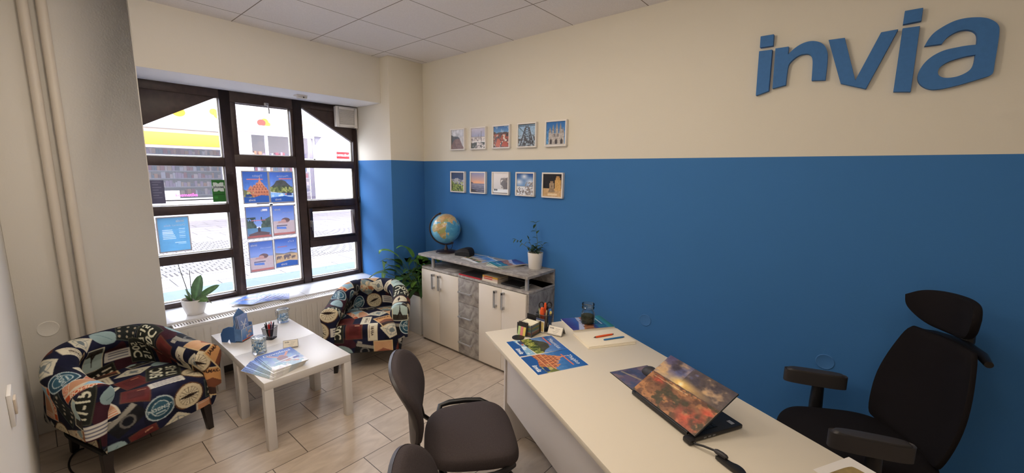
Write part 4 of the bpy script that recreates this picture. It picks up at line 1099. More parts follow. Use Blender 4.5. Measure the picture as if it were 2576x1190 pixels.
# ================================================================== OFFICE CHAIR
M_MESH = mat('black_mesh_fabric', (24, 20, 22), 0.85, bump=0.4, bscale=700, spec=0.2)
M_ARMP = mat('dark_grey_arm_pad', (58, 54, 54), 0.5)
oc = thing('office_chair', 'black mesh office chair with headrest behind the desk', 'chair', (3.75, -0.45, 0), math.radians(211))
def osd(V):
    V = V.copy(); f = np.clip((V[..., 0] - 0.1) / 0.15, 0, 1); V[..., 2] -= 0.035 * f ** 2; return V
pillow('seat', superell(0.27, 0.255, 3.6, 72), pad_loft(0.06, 0.02, 0.08), M_MESH, oc, osd, (-0.07, 0, 0.425))
def outl(pts, n=3): return smooth_loop(pts, n)
tl = math.radians(12)
rotb = Matrix(((-math.sin(tl), 0, math.cos(tl)), (0, -1, 0), (math.cos(tl), 0, math.sin(tl)))).to_euler()
def obd(V):
    V = V.copy(); V[..., 2] += 0.07 * (np.abs(V[..., 1]) / 0.24) ** 2 - 0.03 * np.cos((V[..., 0] + 0.12) / 0.3 * PI / 2); return V
bk = [(-0.27, -0.19), (-0.24, -0.225), (-0.08, -0.25), (0.06, -0.235), (0.23, -0.185), (0.262, -0.16), (0.268, 0.0), (0.262, 0.16), (0.23, 0.185), (0.06, 0.235), (-0.08, 0.25), (-0.24, 0.225), (-0.27, 0.19), (-0.275, 0)]
bk = smooth_loop(bk, 2)
br = pillow('backrest', bk, pad_loft(0.03, 0.004, 0.05), M_MESH, oc, obd, (-0.375, 0, 0.735), rotb)
yk = MB(); yk.add(*(lambda q: (q.v, q.f))(MB().tube([(0.235, -0.19, 0.02), (0.25, -0.12, -0.01), (0.255, 0.0, -0.03), (0.25, 0.12, -0.01), (0.235, 0.19, 0.02)], [0.014, 0.02, 0.03, 0.02, 0.014], 12)))
yk.build('back_yoke', M_BLACKP, br, smooth=True)
MB().tube([(0.22, 0, -0.035), (0.28, 0, -0.04), (0.36, 0, -0.02)], [0.03, 0.026, 0.022], 12).build('headrest_stem', M_BLACKP, br, smooth=True)
MB().tube([(-0.33, 0, -0.02), (-0.25, 0, -0.06), (-0.1, 0, -0.075), (0.1, 0, -0.065), (0.22, 0, -0.035)], [0.03, 0.035, 0.03, 0.026, 0.024], 12).build('back_spine', M_BLACKP, br, smooth=True)
hd = smooth_loop([(-0.09, -0.10), (-0.03, -0.175), (0.03, -0.182), (0.078, -0.13), (0.088, 0.0), (0.078, 0.13), (0.03, 0.182), (-0.03, 0.175), (-0.09, 0.10), (-0.095, 0)], 3)
def hbd(V):
    V = V.copy(); V[..., 2] += 0.05 * (np.abs(V[..., 1]) / 0.15) ** 2; return V
hr = pillow('headrest', hd, pad_loft(0.04, 0.006, 0.06), M_MESH, oc, hbd, (-0.43, 0, 1.12), Matrix(((-math.sin(0.05), 0, math.cos(0.05)), (0, -1, 0), (math.cos(0.05), 0, math.sin(0.05)))).to_euler())
for s_ in (1, -1):
    ap = pillow('armrest', superell(0.145, 0.031, 3.2, 48), pad_loft(0.010, 0.003, 0.15), M_ARMP, oc, None, (0.045 * s_, 0.295 * s_, 0.655), (0, 0, math.radians(-11)))
    pm = MB().tube([(-0.02, 0.0, -0.001), (-0.02, 0.0, -0.03), (-0.02, 0.0, -0.17), (-0.02, -0.005 * s_, -0.245), (-0.02, -0.05 * s_, -0.265)], [0.024, 0.026, 0.031, 0.031, 0.028], 14)
    pm.build('arm_post', M_BLACKP, ap, smooth=True)
MB().box(-0.14, 0.1, -0.26, 0.26, 0.385, 0.425).build('seat_mechanism', M_BLACKP, oc, bevel=0.01)
MB().lathe([(0.028, 0.09), (0.028, 0.27), (0.02, 0.27), (0.02, 0.39)], 20).build('gas_lift', M_BLACKP, oc, smooth=True)
for k in range(5):
    a = 2 * PI * k / 5 + 0.3; ca, sa = math.cos(a), math.sin(a)
    lg_ = MB().tube([(0.02 * ca, 0.02 * sa, 0.115), (0.15 * ca, 0.15 * sa, 0.1), (0.30 * ca, 0.30 * sa, 0.075)], [0.03, 0.022, 0.016], 10).build('base_leg', M_BLACKP, oc, smooth=True)
    q = MB()
    for s_ in (-1, 1): q.lathe([(0.024, -0.009), (0.027, -0.006), (0.027, 0.006), (0.024, 0.009)], 18, M=Matrix.Translation((0.30 * ca - sa * 0.014 * s_, 0.30 * sa + ca * 0.014 * s_, 0.027)) @ Matrix.Rotation(a, 4, 'Z') @ Matrix.Rotation(PI / 2, 4, 'X'))
    q.build('caster', M_BLACKP, lg_, smooth=True)

# ================================================================== PRINTED COVERS
def cv_thai(seed=1):
    c = Cv(105, 148, 1, 1.414, seed=seed); c.grad(0, 1.414, (120, 170, 214), (34, 92, 168)); c.noise(4, 12, c.Y > .5)
    for k, (x0, x1, y0, y1) in enumerate(((0, .98, .2, .42), (.0, .9, .42, .56), (.06, .8, .56, .68), (.14, .62, .68, .78), (.2, .5, .78, .88))):
        c.rect(x0, y0, x1, y1, (196 + 6 * k, 116 + 5 * k, 70 + 4 * k)); c.rect(x0, y1 - .025, x1, y1, (226, 160, 104)); c.rect(x0, y0, x1, y0 + .018, (140, 72, 46))
        n_ = max(3, int((x1 - x0) / .11))
        for q in range(n_):
            xx = x0 + (q + .5) * (x1 - x0) / n_; hh = (y1 - y0) * .62; c.rect(xx - .022, y0 + .018, xx + .022, y0 + hh, (150, 84, 56)); c.ell(xx, y0 + hh, .022, .028, (150, 84, 56)); c.poly([(xx - .045, y1), (xx, y1 + .045), (xx + .045, y1)], (214, 138, 86))
    c.poly([(.24, .88), (.3, 1.0), (.335, 1.22), (.37, 1.0), (.44, .88)], (214, 138, 96)); c.line((.335, 1.0), (.335, 1.22), .02, (236, 190, 140)); c.poly([(.62, .68), (.7, .8), (.78, .68)], (206, 128, 82)); c.noise(22, 16, (c.Y < .95) & (c.Y > .2) & (c.X < .95))
    c.poly([(.6, .2), (.8, .5), (1, .62), (1, .2)], (112, 120, 60)); c.blot((c.X > .6) & (c.Y < .5) & (c.Y > .25), 12, .5, (190, 180, 110))
    c.poly([(0, 0), (0, .3), (.3, .34), (.6, .24), (1, .27), (1, 0)], (20, 84, 156)); c.line((.2, 1.07), (.85, 1.07), .045, (236, 120, 80)); c.rect(.7, .28, .92, .38, (22, 62, 124)); return c
def cv_maur(seed=2):
    c = Cv(105, 148, 1, 1.414, seed=seed); c.grad(.5, 1.414, (150, 176, 214), (38, 92, 170)); c.noise(5, 16, c.Y > .8)
    c.poly([(.0, .62), (.2, .84), (.34, 1.0), (.5, 1.06), (.72, 1.0), (.84, .82), (1, .7), (1, .4), (0, .4)], (66, 70, 58)); c.noise(14, 22, (c.Y < 1) & (c.Y > .5)); c.rect(0, .48, 1, .68, (110, 124, 54)); c.blot((c.Y < .72) & (c.Y > .44), 13, .5, (168, 172, 86)); c.blot((c.Y < .78) & (c.Y > .5), 12, .56, (56, 74, 36))
    c.poly([(0, .34), (1, .5), (1, .42), (0, .3)], (226, 220, 206)); c.poly([(0, .2), (0, .38), (.5, .42), (1, .46), (1, .2)], (140, 186, 214)); c.blot((c.Y < .4) & (c.Y > .25), 10, .58, (214, 228, 236))
    c.poly([(0, 0), (0, .2), (.4, .28), (1, .22), (1, 0)], (20, 84, 156)); c.line((.05, 1.1), (.6, 1.1), .04, (236, 110, 74)); c.rect(.08, .3, .3, .4, (26, 62, 120)); c.rect(.3, .33, .38, .38, (230, 110, 80)); return c
def cv_boat(seed=3):
    c = Cv(105, 148, 1, 1.414, seed=seed); c.grad(.5, 1.414, (150, 178, 214), (70, 112, 176)); c.poly([(0, .95), (.2, .85), (.4, .6), (.42, .4), (0, .35)], (82, 104, 78)); c.poly([(1, .8), (.75, .75), (.6, .55), (.6, .4), (1, .35)], (78, 100, 80)); c.blot((c.Y < .95) & (c.Y > .36) & ((c.X < .4) | (c.X > .62)), 12, .52, (54, 76, 60))
    c.grad(.1, .45, (110, 150, 180), (90, 140, 160)); c.poly([(.05, .2), (.5, .3), (.95, .16), (.9, .08), (.1, .1)], (110, 86, 80)); c.ell(.5, .36, .06, .12, (70, 60, 62)); c.rect(0, 0, 1, .1, (186, 100, 90)); c.line((.2, .8), (.8, .8), .03, (220, 120, 120)); c.rect(.1, 1.22, .32, 1.32, (230, 226, 228)); return c
def cv_sleep(seed=4):
    c = Cv(105, 148, 1, 1.414, seed=seed); c.grad(.6, 1.414, (176, 190, 220), (64, 108, 178)); c.rect(0, .1, 1, .72, (204, 186, 176)); c.noise(20, 10, c.Y < .72); c.rect(0, .68, 1, .76, (140, 168, 206)); c.ell(.42, .7, .2, .12, (120, 92, 86)); c.ell(.52, .66, .12, .08, (200, 158, 140)); c.poly([(.3, .6), (.75, .66), (.8, .58), (.3, .56)], (196, 154, 138)); c.rect(.35, .42, .85, .47, (92, 96, 120)); c.poly([(.4, .26), (.84, .3), (.86, .4), (.42, .38)], (96, 140, 200)); c.rect(0, 0, 1, .1, (196, 120, 104)); return c
def cv_kenya(seed=5):
    c = Cv(105, 148, 1, 1.414, seed=seed); c.grad(.6, 1.414, (166, 188, 222), (52, 100, 176)); c.poly([(0, .62), (.3, .72), (.6, .66), (1, .74), (1, .5), (0, .5)], (140, 130, 112)); c.rect(0, .2, 1, .62, (214, 184, 130)); c.noise(10, 12, c.Y < .6)
    def el(x, y, k): c.ell(x, y, .14 * k, .085 * k, (112, 100, 96)); c.ell(x - .14 * k, y + .03 * k, .06 * k, .055 * k, (104, 92, 90)); [c.rect(x + q * k - .018 * k, y - .17 * k, x + q * k + .018 * k, y, (104, 92, 90)) for q in (-.1, -.04, .06, .11)]; c.line((x - .19 * k, y + .02 * k), (x - .2 * k, y - .13 * k), .02 * k, (104, 92, 90))
    el(.5, .52, 1.0); el(.2, .46, .55); el(.86, .5, .7); c.poly([(0, 0), (0, .24), (.4, .3), (1, .2), (1, 0)], (30, 92, 166)); c.line((.45, 1.02), (.9, 1.02), .03, (226, 120, 100)); c.rect(.04, .78, .34, .84, (70, 86, 120)); return c
def cv_mag(seed=6):   # holiday catalogue with a diver and a raft
    c = Cv(126, 178, 1, 1.414, seed=seed); c.grad(.3, 1.414, (190, 206, 228), (52, 92, 180)); c.noise(4, 22); c.blot(c.Y < .6, 6, .52, (226, 222, 226), .8); c.blot((c.Y < .9), 7, .6, (150, 186, 206), .7)
    sk = (214, 150, 128); c.line((.2, 1.16), (.42, .86), .06, sk); c.line((.78, 1.14), (.62, .84), .07, sk); c.ell(.52, .88, .08, .08, (196, 130, 96)); c.ell(.5, .72, .15, .16, (150, 118, 128)); c.poly([(.36, .6), (.64, .62), (.66, .44), (.38, .46)], (176, 150, 158)); c.line((.5, .45), (.8, .22), .07, sk); c.line((.2, .5), (.86, .62), .05, (226, 234, 240)); c.line((.1, .3), (.7, .34), .05, (150, 196, 210)); c.rect(.72, .42, .9, .56, (90, 100, 170)); return c
def cv_coast(seed=7):
    c = Cv(105, 148, 1, 1.414, seed=seed); c.rect(0, 0, 1, 1.414, (40, 56, 120)); c.grad(0, .6, (62, 46, 120), (52, 110, 180)); c.noise(5, 16)
    c.poly([(0, .5), (.4, .46), (1, .2), (1, .42), (.6, .62), (0, .7)], (196, 200, 224), .85); c.poly([(0, .62), (.5, .6), (1, .38), (1, .72), (.5, .86), (0, .84)], (176, 120, 84)); c.blot((c.Y > .45) & (c.Y < .85), 14, .55, (118, 76, 58)); c.rect(0, .9, 1, 1.414, (40, 120, 140)); c.blot(c.Y > .88, 6, .5, (44, 92, 140)); c.grad(1.2, 1.414, (60, 140, 170), (36, 110, 96)); c.line((.2, 1.12), (.7, 1.12), .05, (220, 232, 236), .8); return c
def cv_turtle(seed=8):
    c = Cv(95, 134, 1, 1.414, seed=seed); c.grad(0, 1.414, (90, 140, 220), (50, 100, 196)); c.noise(5, 30); c.blot(c.Y > -1, 8, .58, (190, 206, 236), .7); c.ell(.5, .75, .26, .17, (120, 96, 76), ang=.6); c.ell(.5, .75, .2, .12, (160, 130, 100), ang=.6); c.line((.3, .6), (.1, .45), .09, (196, 160, 150)); c.line((.68, .92), (.86, 1.08), .09, (206, 150, 140)); c.rect(0, 0, 1, .06, (40, 70, 150)); return c
def cv_leaflet(seed=9):
    c = Cv(88, 118, 1, 1.34, (240, 238, 234), seed=seed); c.rect(.06, .22, .94, 1.28, (70, 130, 196)); c.noise(6, 24, (c.Y > .22) & (c.Y < 1.28) & (c.X > .06) & (c.X < .94)); 
    for k in range(6): c.poly([(.1 + .12 * k, .45), (.16 + .12 * k, .95 + .05 * (k % 2)), (.2 + .12 * k, .45)], (232, 196, 110))
    c.poly([(.06, .24), (.94, .24), (.94, .42), (.06, .5)], (190, 116, 84)); c.blot((c.Y < .5) & (c.Y > .24) & (c.X > .08) & (c.X < .92), 9, .52, (90, 120, 60)); c.line((.3, .36), (.8, 1.2), .03, (196, 210, 226)); c.ell(.3, .3, .08, .07, (40, 40, 46)); return c
def cv_sunset(seed=12):
    c = Cv(190, 130, 1.5, 1, seed=seed); c.grad(.5, 1, (140, 136, 150), (72, 62, 100)); hz = .54 + .03 * c.X
    up = c.Y > hz
    c.cloud(up, 4, .42, .62, (190, 156, 118), .9); c.cloud(up, 5, .5, .66, (56, 50, 64), .9); c.cloud(up, 6, .5, .7, (92, 100, 150), .7); c.cloud(up, 4, .52, .7, (206, 168, 124), .9); c.cloud(up & (c.X > .6), 5, .5, .62, (64, 56, 62), .8)
    c.soft(.62, .58, .75, .16, (226, 184, 112), .85); c.soft(.9, .62, .5, .1, (214, 170, 110), .5); c.soft(.64, .6, .3, .17, (255, 214, 120), .9); c.soft(.64, .6, .07, .06, (255, 252, 226), 1.0)
    dn = ~up
    c.put(dn, (132, 88, 60)); c.noise(9, 30, dn, (1.2, .9, .7)); c.cloud(dn, 8, .48, .6, (92, 60, 46), .8); c.cloud(dn, 11, .52, .64, (190, 132, 84), .8); c.cloud(dn, 9, .56, .64, (62, 58, 38), .9)
    for (ex, ey, rx_, ry_) in ((1.22, .16, .3, .2), (.26, .4, .15, .13), (1.4, .42, .16, .1), (.05, .5, .1, .06)):
        em = np.clip(1.25 - np.sqrt(((c.X - ex) / rx_) ** 2 + ((c.Y - ey) / ry_) ** 2), 0, 1) * dn; c.cloud(em, 7, .34, .5, (200, 84, 58), 1.0); c.cloud(em, 12, .5, .62, (128, 56, 44), .7)
    for (ex, ey, rx_, ry_) in ((1.3, .22, .06, .14), (.62, .3, .12, .06), (.5, .44, .08, .05), (.9, .36, .14, .04)):
        em = np.clip(1.2 - np.sqrt(((c.X - ex) / rx_) ** 2 + ((c.Y - ey) / ry_) ** 2), 0, 1) * dn; c.cloud(em, 9, .3, .5, (58, 54, 36), .9)
    c.line((.0, .53), (1.5, .575), .018, (92, 70, 66), .8); c.line((.1, .47), (.9, .5), .014, (214, 180, 140), .7); c.soft(.62, .49, .16, .05, (255, 220, 150), .8); c.noise(26, 14); return c
C_THAI, C_MAUR, C_BOAT, C_SLEEP, C_KENYA, C_MAG, C_COAST, C_TURT, C_LEAF = cv_thai(), cv_maur(), cv_boat(), cv_sleep(), cv_kenya(), cv_mag(), cv_coast(), cv_turtle(), cv_leaflet()

# ------------------------------------------------------------------ posters in the window (they face the street)
RP = Matrix(((0, 0, -1), (-1, 0, 0), (0, 1, 0))).to_euler()
XPST = -0.692
KP = (3.727 - XPST) / (3.727 + 0.66)
def wy(y): return -2.866 + (y + 2.866) * KP
def wz(z): return 1.719 + (z - 1.719) * KP
M_HOLD = mat_attr('frosted_poster_sleeve', 0.4, translucent=0.7)
M_BACKT = mat('backlit_white_ink', (236, 240, 248), 0.5)
def hold_ring(t, w_, h_, e=0.009):
    V = []; F = []
    mb = MB(); mb.box(-e, 0, -e, h_ + e, -0.003, 0); mb.box(w_, w_ + e, -e, h_ + e, -0.003, 0); mb.box(0, w_, -e, 0, -0.003, 0); mb.box(0, w_, h_, h_ + e, -0.003, 0)
    o = mb.build('poster_sleeve', mat('pale_sleeve_edge', (206, 206, 216), 0.4), t)
def winposter(label, cv, y0, y1, z0, z1, logo=None, title=None, tpos=(0.55, 1.15), tsize=0.028, group='holiday posters hanging in the window', ring=True):
    y0, y1, z0, z1 = wy(y0), wy(y1), wz(z0), wz(z1)
    w_, h_ = y1 - y0, z1 - z0
    t = thing('window_poster', label, 'poster', (XPST, y1, z0), 0, group)
    t.rotation_euler = RP
    cv2 = Cv(cv.w, cv.h, cv.W, cv.H); cv2.a = cv.out() * 0.58 + np.array((206, 206, 224.)) * 0.42  # print colours washed with a pale lilac backlight haze
    sheet('print', cv2, w_, h_, 0.0006, t, (0, 0, 0), m=M_BACKLIT, both=True)
    if ring: hold_ring(t, w_, h_)
    if logo: text('logo_lettering', 'invia', 0.032, M_BACKT, t, (logo[0] * w_, logo[1] * w_, -0.0008), bold=0.02, shear=0.15)
    if title: text('title_lettering', title, tsize, M_BACKT, t, (tpos[0] * w_, tpos[1] * w_, -0.0008))
    return t
winposter('backlit Thailand poster with orange temple, upper left in the middle window pane', C_THAI, -1.573, -1.363, 1.404, 1.694, (0.55, 0.07), 'Thajsko', (.2, 1.16))
winposter('backlit Mauritius poster with green mountain, upper right in the middle window pane', C_MAUR, -1.345, -1.135, 1.402, 1.692, (0.55, 0.07), 'Mauricius', (.18, 1.16))
winposter('backlit poster of a boat between cliffs, hanging in the middle window pane', C_BOAT, -1.571, -1.367, 1.068, 1.359, (0.1, 1.22))
winposter('backlit poster of a person lying on the sand, hanging below the mountain poster', C_SLEEP, -1.342, -1.143, 1.074, 1.362, (0.62, 1.22), 'Vánoce u moře', (.05, 1.08), 0.016)
winposter('backlit poster of a person lying on the sand, hanging below the boat poster', C_SLEEP, -1.567, -1.366, 0.740, 1.025, (0.66, 1.22), 'Vánoce u moře', (.05, 1.08), 0.016)
winposter('backlit Kenya poster with elephants, lowest right in the middle window pane', C_KENYA, -1.343, -1.137, 0.747, 1.030, (0.5, 0.07), 'Keňa', (.12, 1.18))
cb = Cv(60, 84, 1, 1.4, (104, 178, 206), seed=3); cb.noise(4, 6)
for k in range(6): cb.rect(.55 - .02 * k, .86 - .07 * k, .86, .9 - .07 * k, (214, 232, 240)); cb.rect(.14, .9 - .075 * k, .34, .925 - .075 * k, (196, 222, 234))
cb.rect(.14, .34, .5, .36, (206, 228, 238)); cb.rect(.14, .28, .4, .3, (206, 228, 238))
winposter('light blue opening hours poster in the left window column', cb, -2.214, -2.012, 1.025, 1.307, (0.12, 1.2), 'Otevírací doba', (.1, 1.04), 0.024, 'notices stuck in the window')
cg = Cv(56, 110, 1, 1.96, (58, 124, 62), seed=2); wht = (196, 200, 192)
cg.poly([(.1, 1.72), (.36, 1.72), (.5, 1.6), (.64, 1.72), (.9, 1.72), (.9, 1.5), (.74, 1.3), (.9, 1.1), (.9, .92), (.64, .92), (.5, 1.04), (.36, .92), (.1, .92), (.1, 1.1), (.26, 1.3), (.1, 1.5)], wht); cg.rect(.04, 1.2, .96, 1.44, wht); cg.rect(.1, .66, .9, .70, (36, 60, 40)); cg.rect(.1, .3, .4, .5, (76, 150, 80))
t = thing('window_notice', 'green card notice with a white cross-shaped band in the left window column', 'notice', (XPST + 0.001, wy(-1.816), wz(1.425)), group='notices stuck in the window'); t.rotation_euler = RW
sheet('print', cg, 0.0995, 0.196, 0.0006, t, (0, 0, 0), m=mat_attr('green_backlit', 0.5, translucent=0.35), both=True)
text('lettering', 'pluxee', 0.03, M_DARK_INK, t, (0.05, 0.124, 0.0012), bold=0.03, align='CENTER')
cgr = Cv(40, 90, 1, 2.0, (112, 110, 130), seed=2); [cgr.rect(.2, 1.8 - .22 * k, .8 - .2 * (k % 2), 1.86 - .22 * k, (150, 148, 164)) for k in range(7)]
t = thing('window_notice', 'grey paper notice at the far left edge of the window', 'notice', (XPST + 0.001, wy(-2.236), wz(1.428)), group='notices stuck in the window'); t.rotation_euler = RW
sheet('print', cgr, 0.094, 0.192, 0.0006, t, (0, 0, 0), m=mat_attr('grey_backlit', 0.5, translucent=0.3), both=True)

# ------------------------------------------------------------------ desk prints
def deskposter(label, cv, loc, rz, title, tx):
    t = thing('desk_poster', label, 'poster', loc, rz, 'posters lying on the desk')
    sheet('print', cv, 0.203, 0.290, 0.0006, t, (0.0035, 0.0035, 0.0004))
    box('paper', 0, 0.21, 0, 0.297, 0, 0.0004, M_FRAMEW, t)
    text('logo_lettering', 'invia', 0.040, M_WHITE_INK, t, (0.108, 0.018, 0.0012), bold=0.022, shear=0.12)
    text('title_lettering', title, 0.036, M_WHITE_INK, t, (tx, 0.246, 0.0012))
deskposter('poster of a green mountain titled Mauricius lying on the desk', C_MAUR, (2.250, -1.175, 0.7502), math.radians(-28.2), 'Mauricius', 0.045)
deskposter('poster of an orange temple titled Thajsko lying on the desk', C_THAI, (2.440, -1.277, 0.7502), math.radians(-26.0), 'Thajsko', 0.065)

def magazine(name, label, cat, cv, w_, h_, th, loc, rz, group=None, title=None, tsize=0.04, tx=0.03, ty=0.24, m=None, curl=0.0):
    t = thing(name, label, cat, loc, rz, group)
    box('pages', 0.001, w_ - 0.001, 0.001, h_ - 0.001, 0, th - 0.0008, mat('magazine_pages', (222, 214, 200), 0.7), t)
    sheet('cover', cv, w_, h_, 0.0006, t, (0, 0, th - 0.0007))
    if title: text('title_lettering', title, tsize, M_WHITE_INK, t, (tx, ty, th + 0.0004), shear=0.1)
    return t
magazine('catalogue', 'travel catalogue with a coast cover lying under the glass jar on the desk', 'catalogue', C_COAST, 0.21, 0.285, 0.008, (2.283, -0.655, 0.7502), math.radians(-34.5))

# ------------------------------------------------------------------ catalogues fanned on the coffee table
angs = [18.5, 17.4, 16.2, 14.8, 12.2, 11.2, 10.0, 9.0, 8.0, 3.4, 2.2, 0.0]
for i, a in enumerate(angs):
    f = a / 18.5
    ox, oy = 1.074 + 0.050 * f, -2.006 - 0.022 * f
    last = i == len(angs) - 1
    lab = 'holiday catalogue with a jumping swimmer on top of the fanned coffee table stack' if last else ('holiday catalogue lowest in the fanned stack on the coffee table' if i == 0 else 'holiday catalogue inside the fanned stack on the coffee table')
    magazine('holiday_catalogue', lab, 'catalogue', C_MAG, 0.212, 0.292, 0.0029, (ox, oy, 0.4503 + 0.0031 * i), math.radians(90 + a), 'holiday catalogues fanned on the coffee table', 'Dovolená', 0.044, 0.02, 0.236)
# brochures fanned on the sill
for i in range(9):
    f = i / 8
    ph = math.radians(-22 + 62 * f ** 1.15); ox = -0.511 + 0.131 * f; oy = -1.605 - 0.245 * f
    last = i == 8
    magazine('holiday_brochure', 'blue holiday brochure with a swimming animal on top of the fan on the windowsill' if last else 'blue holiday brochure inside the fan spread on the windowsill', 'brochure', C_TURT, 0.205, 0.29, 0.0022, (ox, oy, 0.5303 + 0.0024 * i), ph, 'holiday brochures fanned on the windowsill')

# ------------------------------------------------------------------ sideboard top
for i, (ox, oy, a) in enumerate(((0.872, -0.262, 14), (0.918, -0.268, 0), (0.966, -0.276, -17))):
    t = thing('leaflet', ('white bordered leaflet of palm trees, lowest of the three on the sideboard', 'white bordered leaflet of palm trees, middle of the three on the sideboard', 'white bordered leaflet of palm trees, topmost of the three on the sideboard')[i], 'leaflet', (ox, oy, 0.9022 + 0.0012 * i), math.radians(a), 'leaflets on the sideboard')
    sheet('print', C_LEAF, 0.185, 0.235, 0.001, t)
for i, (ox, oy, a) in enumerate(((1.49, -0.045, 176), (1.505, -0.06, 170), (1.52, -0.075, 164), (1.532, -0.082, 158))):
    magazine('catalogue', ('lowest', 'second lowest', 'second from top', 'topmost')[i] + ' coast cover catalogue of the four beside the potted plant', 'catalogue', C_COAST, 0.21, 0.285, 0.005, (ox, oy, 0.9022 + 0.0053 * i), math.radians(a), 'coast catalogues on the sideboard')
# things on the lower shelf of the sideboard
def book(label, x0, x1, y0, y1, z0, th, cover, edge, rz=0.0, name='book'):
    t = thing(name, label, 'book', (x0, y0, z0), rz, 'books on the sideboard shelf')
    W_, D_ = x1 - x0, y1 - y0
    box('pages', 0.002, W_ - 0.003, 0.003, D_ - 0.003, 0.002, th - 0.002, mat('book_pages', (214, 204, 186), 0.8), t)
    cvr = MB(); cvr.box(0, W_, 0, D_, 0, 0.002); cvr.box(0, W_, 0, D_, th - 0.002, th); cvr.box(0, W_, 0, 0.003, 0.002, th - 0.002)
    cvr.build('cover', cover, t)
    return t
book('flat red-backed book with dark cover on the sideboard shelf', 0.955, 1.235, -0.362, -0.16, 0.7745, 0.013, mat('red_cover', (176, 40, 52), 0.45), None)
box('cover_print', 0.004, 0.276, 0.004, 0.2, 0.0131, 0.0136, mat('dark_cover_print', (58, 56, 60), 0.4), bpy.data.objects['book'])
for k, (c, lb) in enumerate((((226, 216, 200), 'white book at the bottom of the small stack on the sideboard shelf'), ((214, 186, 170), 'pale pink book in the middle of the small stack on the sideboard shelf'), ((206, 160, 60), 'yellow book on top of the small stack on the sideboard shelf'))):
    t = book(lb, 1.250, 1.432, -0.352 + 0.002 * k, -0.21, 0.7745 + 0.0165 * k, 0.016, mat('cover_%d' % k, c, 0.45), None)
    if k: box('spine_label', 0.02, 0.12, -0.0008, 0.0, 0.004, 0.012, mat('spine_red', (190, 50, 60), 0.5), t)
    if k == 2: box('cover_print', 0.004, 0.178, 0.004, 0.138, 0.0161, 0.0165, mat('pale_cover_print', (196, 186, 170), 0.4), t)
book('black hardback lying beside the steel post on the sideboard shelf', 1.462, 1.672, -0.338, -0.19, 0.7745, 0.016, mat('black_cover', (30, 28, 30), 0.45), None)
t = thing('paper_sheet', 'small white paper on the left of the sideboard shelf', 'paper', (0.70, -0.34, 0.7745), 0.1); box('sheet', 0, 0.15, 0, 0.105, 0, 0.001, M_FRAMEW, t)

# spectacle case
cs = thing('spectacle_case', 'black zipped case lying beside the globe', 'case', (0.80, -0.145, 0.9022), math.radians(12))
cp = [(-0.085, 0.0), (0.085, 0.0), (0.09, 0.03), (0.075, 0.07), (0.05, 0.082), (-0.015, 0.078), (-0.085, 0.04)]
cb_ = MB(); cb_.prism([smooth_loop(cp, 2)], 0.09, Matrix.Translation((0, 0.045, 0)) @ Mxz)
cb_.build('body', mat('black_case_fabric', (18, 17, 19), 0.7), cs, bevel=0.012, seg=3, angle=50)
MB().tube([(-0.0865, -0.046, 0.03), (0.0, -0.0462, 0.045), (0.088, -0.046, 0.045)], 0.002, 6).build('zip', mat('dark_zip', (40, 38, 40), 0.5), cs)

# ------------------------------------------------------------------ globe
LANDS = [
 [(-17,15),(-16,24),(-10,31),(-5,36),(10,37),(11,33),(20,32),(32,31),(35,28),(43,12),(51,12),(47,4),(40,-4),(40,-15),(35,-20),(33,-27),(27,-34),(19,-34),(15,-27),(12,-17),(13,-8),(9,-1),(9,4),(4,6),(-8,5),(-14,10)],
 [(43,-13),(50,-16),(47,-25),(44,-24)],
 [(-9,37),(-9,43),(-1,44),(-4,48),(2,51),(8,54),(8,57),(11,56),(14,54),(20,55),(24,59),(28,60),(22,64),(24,66),(18,61),(16,57),(11,60),(5,60),(12,66),(20,70),(30,70),(42,67),(60,69),(70,73),(100,77),(140,73),(170,70),(178,66),(163,60),(156,52),(154,58),(140,55),(135,45),(128,38),(126,35),(122,40),(118,38),(122,30),(112,21),(106,18),(108,11),(103,10),(100,14),(103,2),(99,8),(96,16),(91,22),(86,20),(80,14),(77,8),(73,17),(70,22),(62,25),(56,27),(50,30),(48,29),(52,24),(57,24),(58,20),(53,16),(44,12.5),(42,17),(37,24),(34,28),(35,33),(36,36),(30,36),(26,39),(29,41),(36,42),(41,42),(39,46),(33,45),(28,42),(23,38),(20,41),(13,45),(17,40),(15,38),(10,44),(3,43),(0,39),(-5,36)],
 [(-5,50),(-5,58),(0,53),(1,51)],[(-24,64),(-18,66),(-14,65),(-18,63)],
 [(114,-22),(114,-34),(124,-33),(138,-35),(147,-39),(153,-28),(146,-19),(142,-11),(136,-12),(131,-12),(122,-18)],
 [(95,5),(105,-5),(104,-1)],[(109,1),(117,6),(118,0),(114,-4)],[(131,-1),(150,-9),(140,-8)],[(106,-7),(114,-8),(106,-6)],[(80,9),(82,7),(80,6)],[(130,31),(140,36),(142,45),(138,38)],
 [(-80,9),(-72,12),(-60,10),(-50,0),(-35,-6),(-39,-15),(-48,-26),(-58,-38),(-66,-46),(-70,-54),(-74,-50),(-71,-30),(-71,-18),(-81,-5)],
 [(-165,62),(-155,71),(-125,70),(-95,70),(-80,63),(-65,60),(-56,52),(-66,44),(-76,36),(-81,26),(-83,30),(-97,27),(-95,18),(-88,20),(-83,10),(-92,15),(-105,20),(-117,33),(-124,42),(-130,54),(-150,60)],
 [(-55,60),(-42,60),(-22,72),(-30,83),(-60,82),(-68,77)],[(-180,-72),(180,-72),(180,-90),(-180,-90)]]
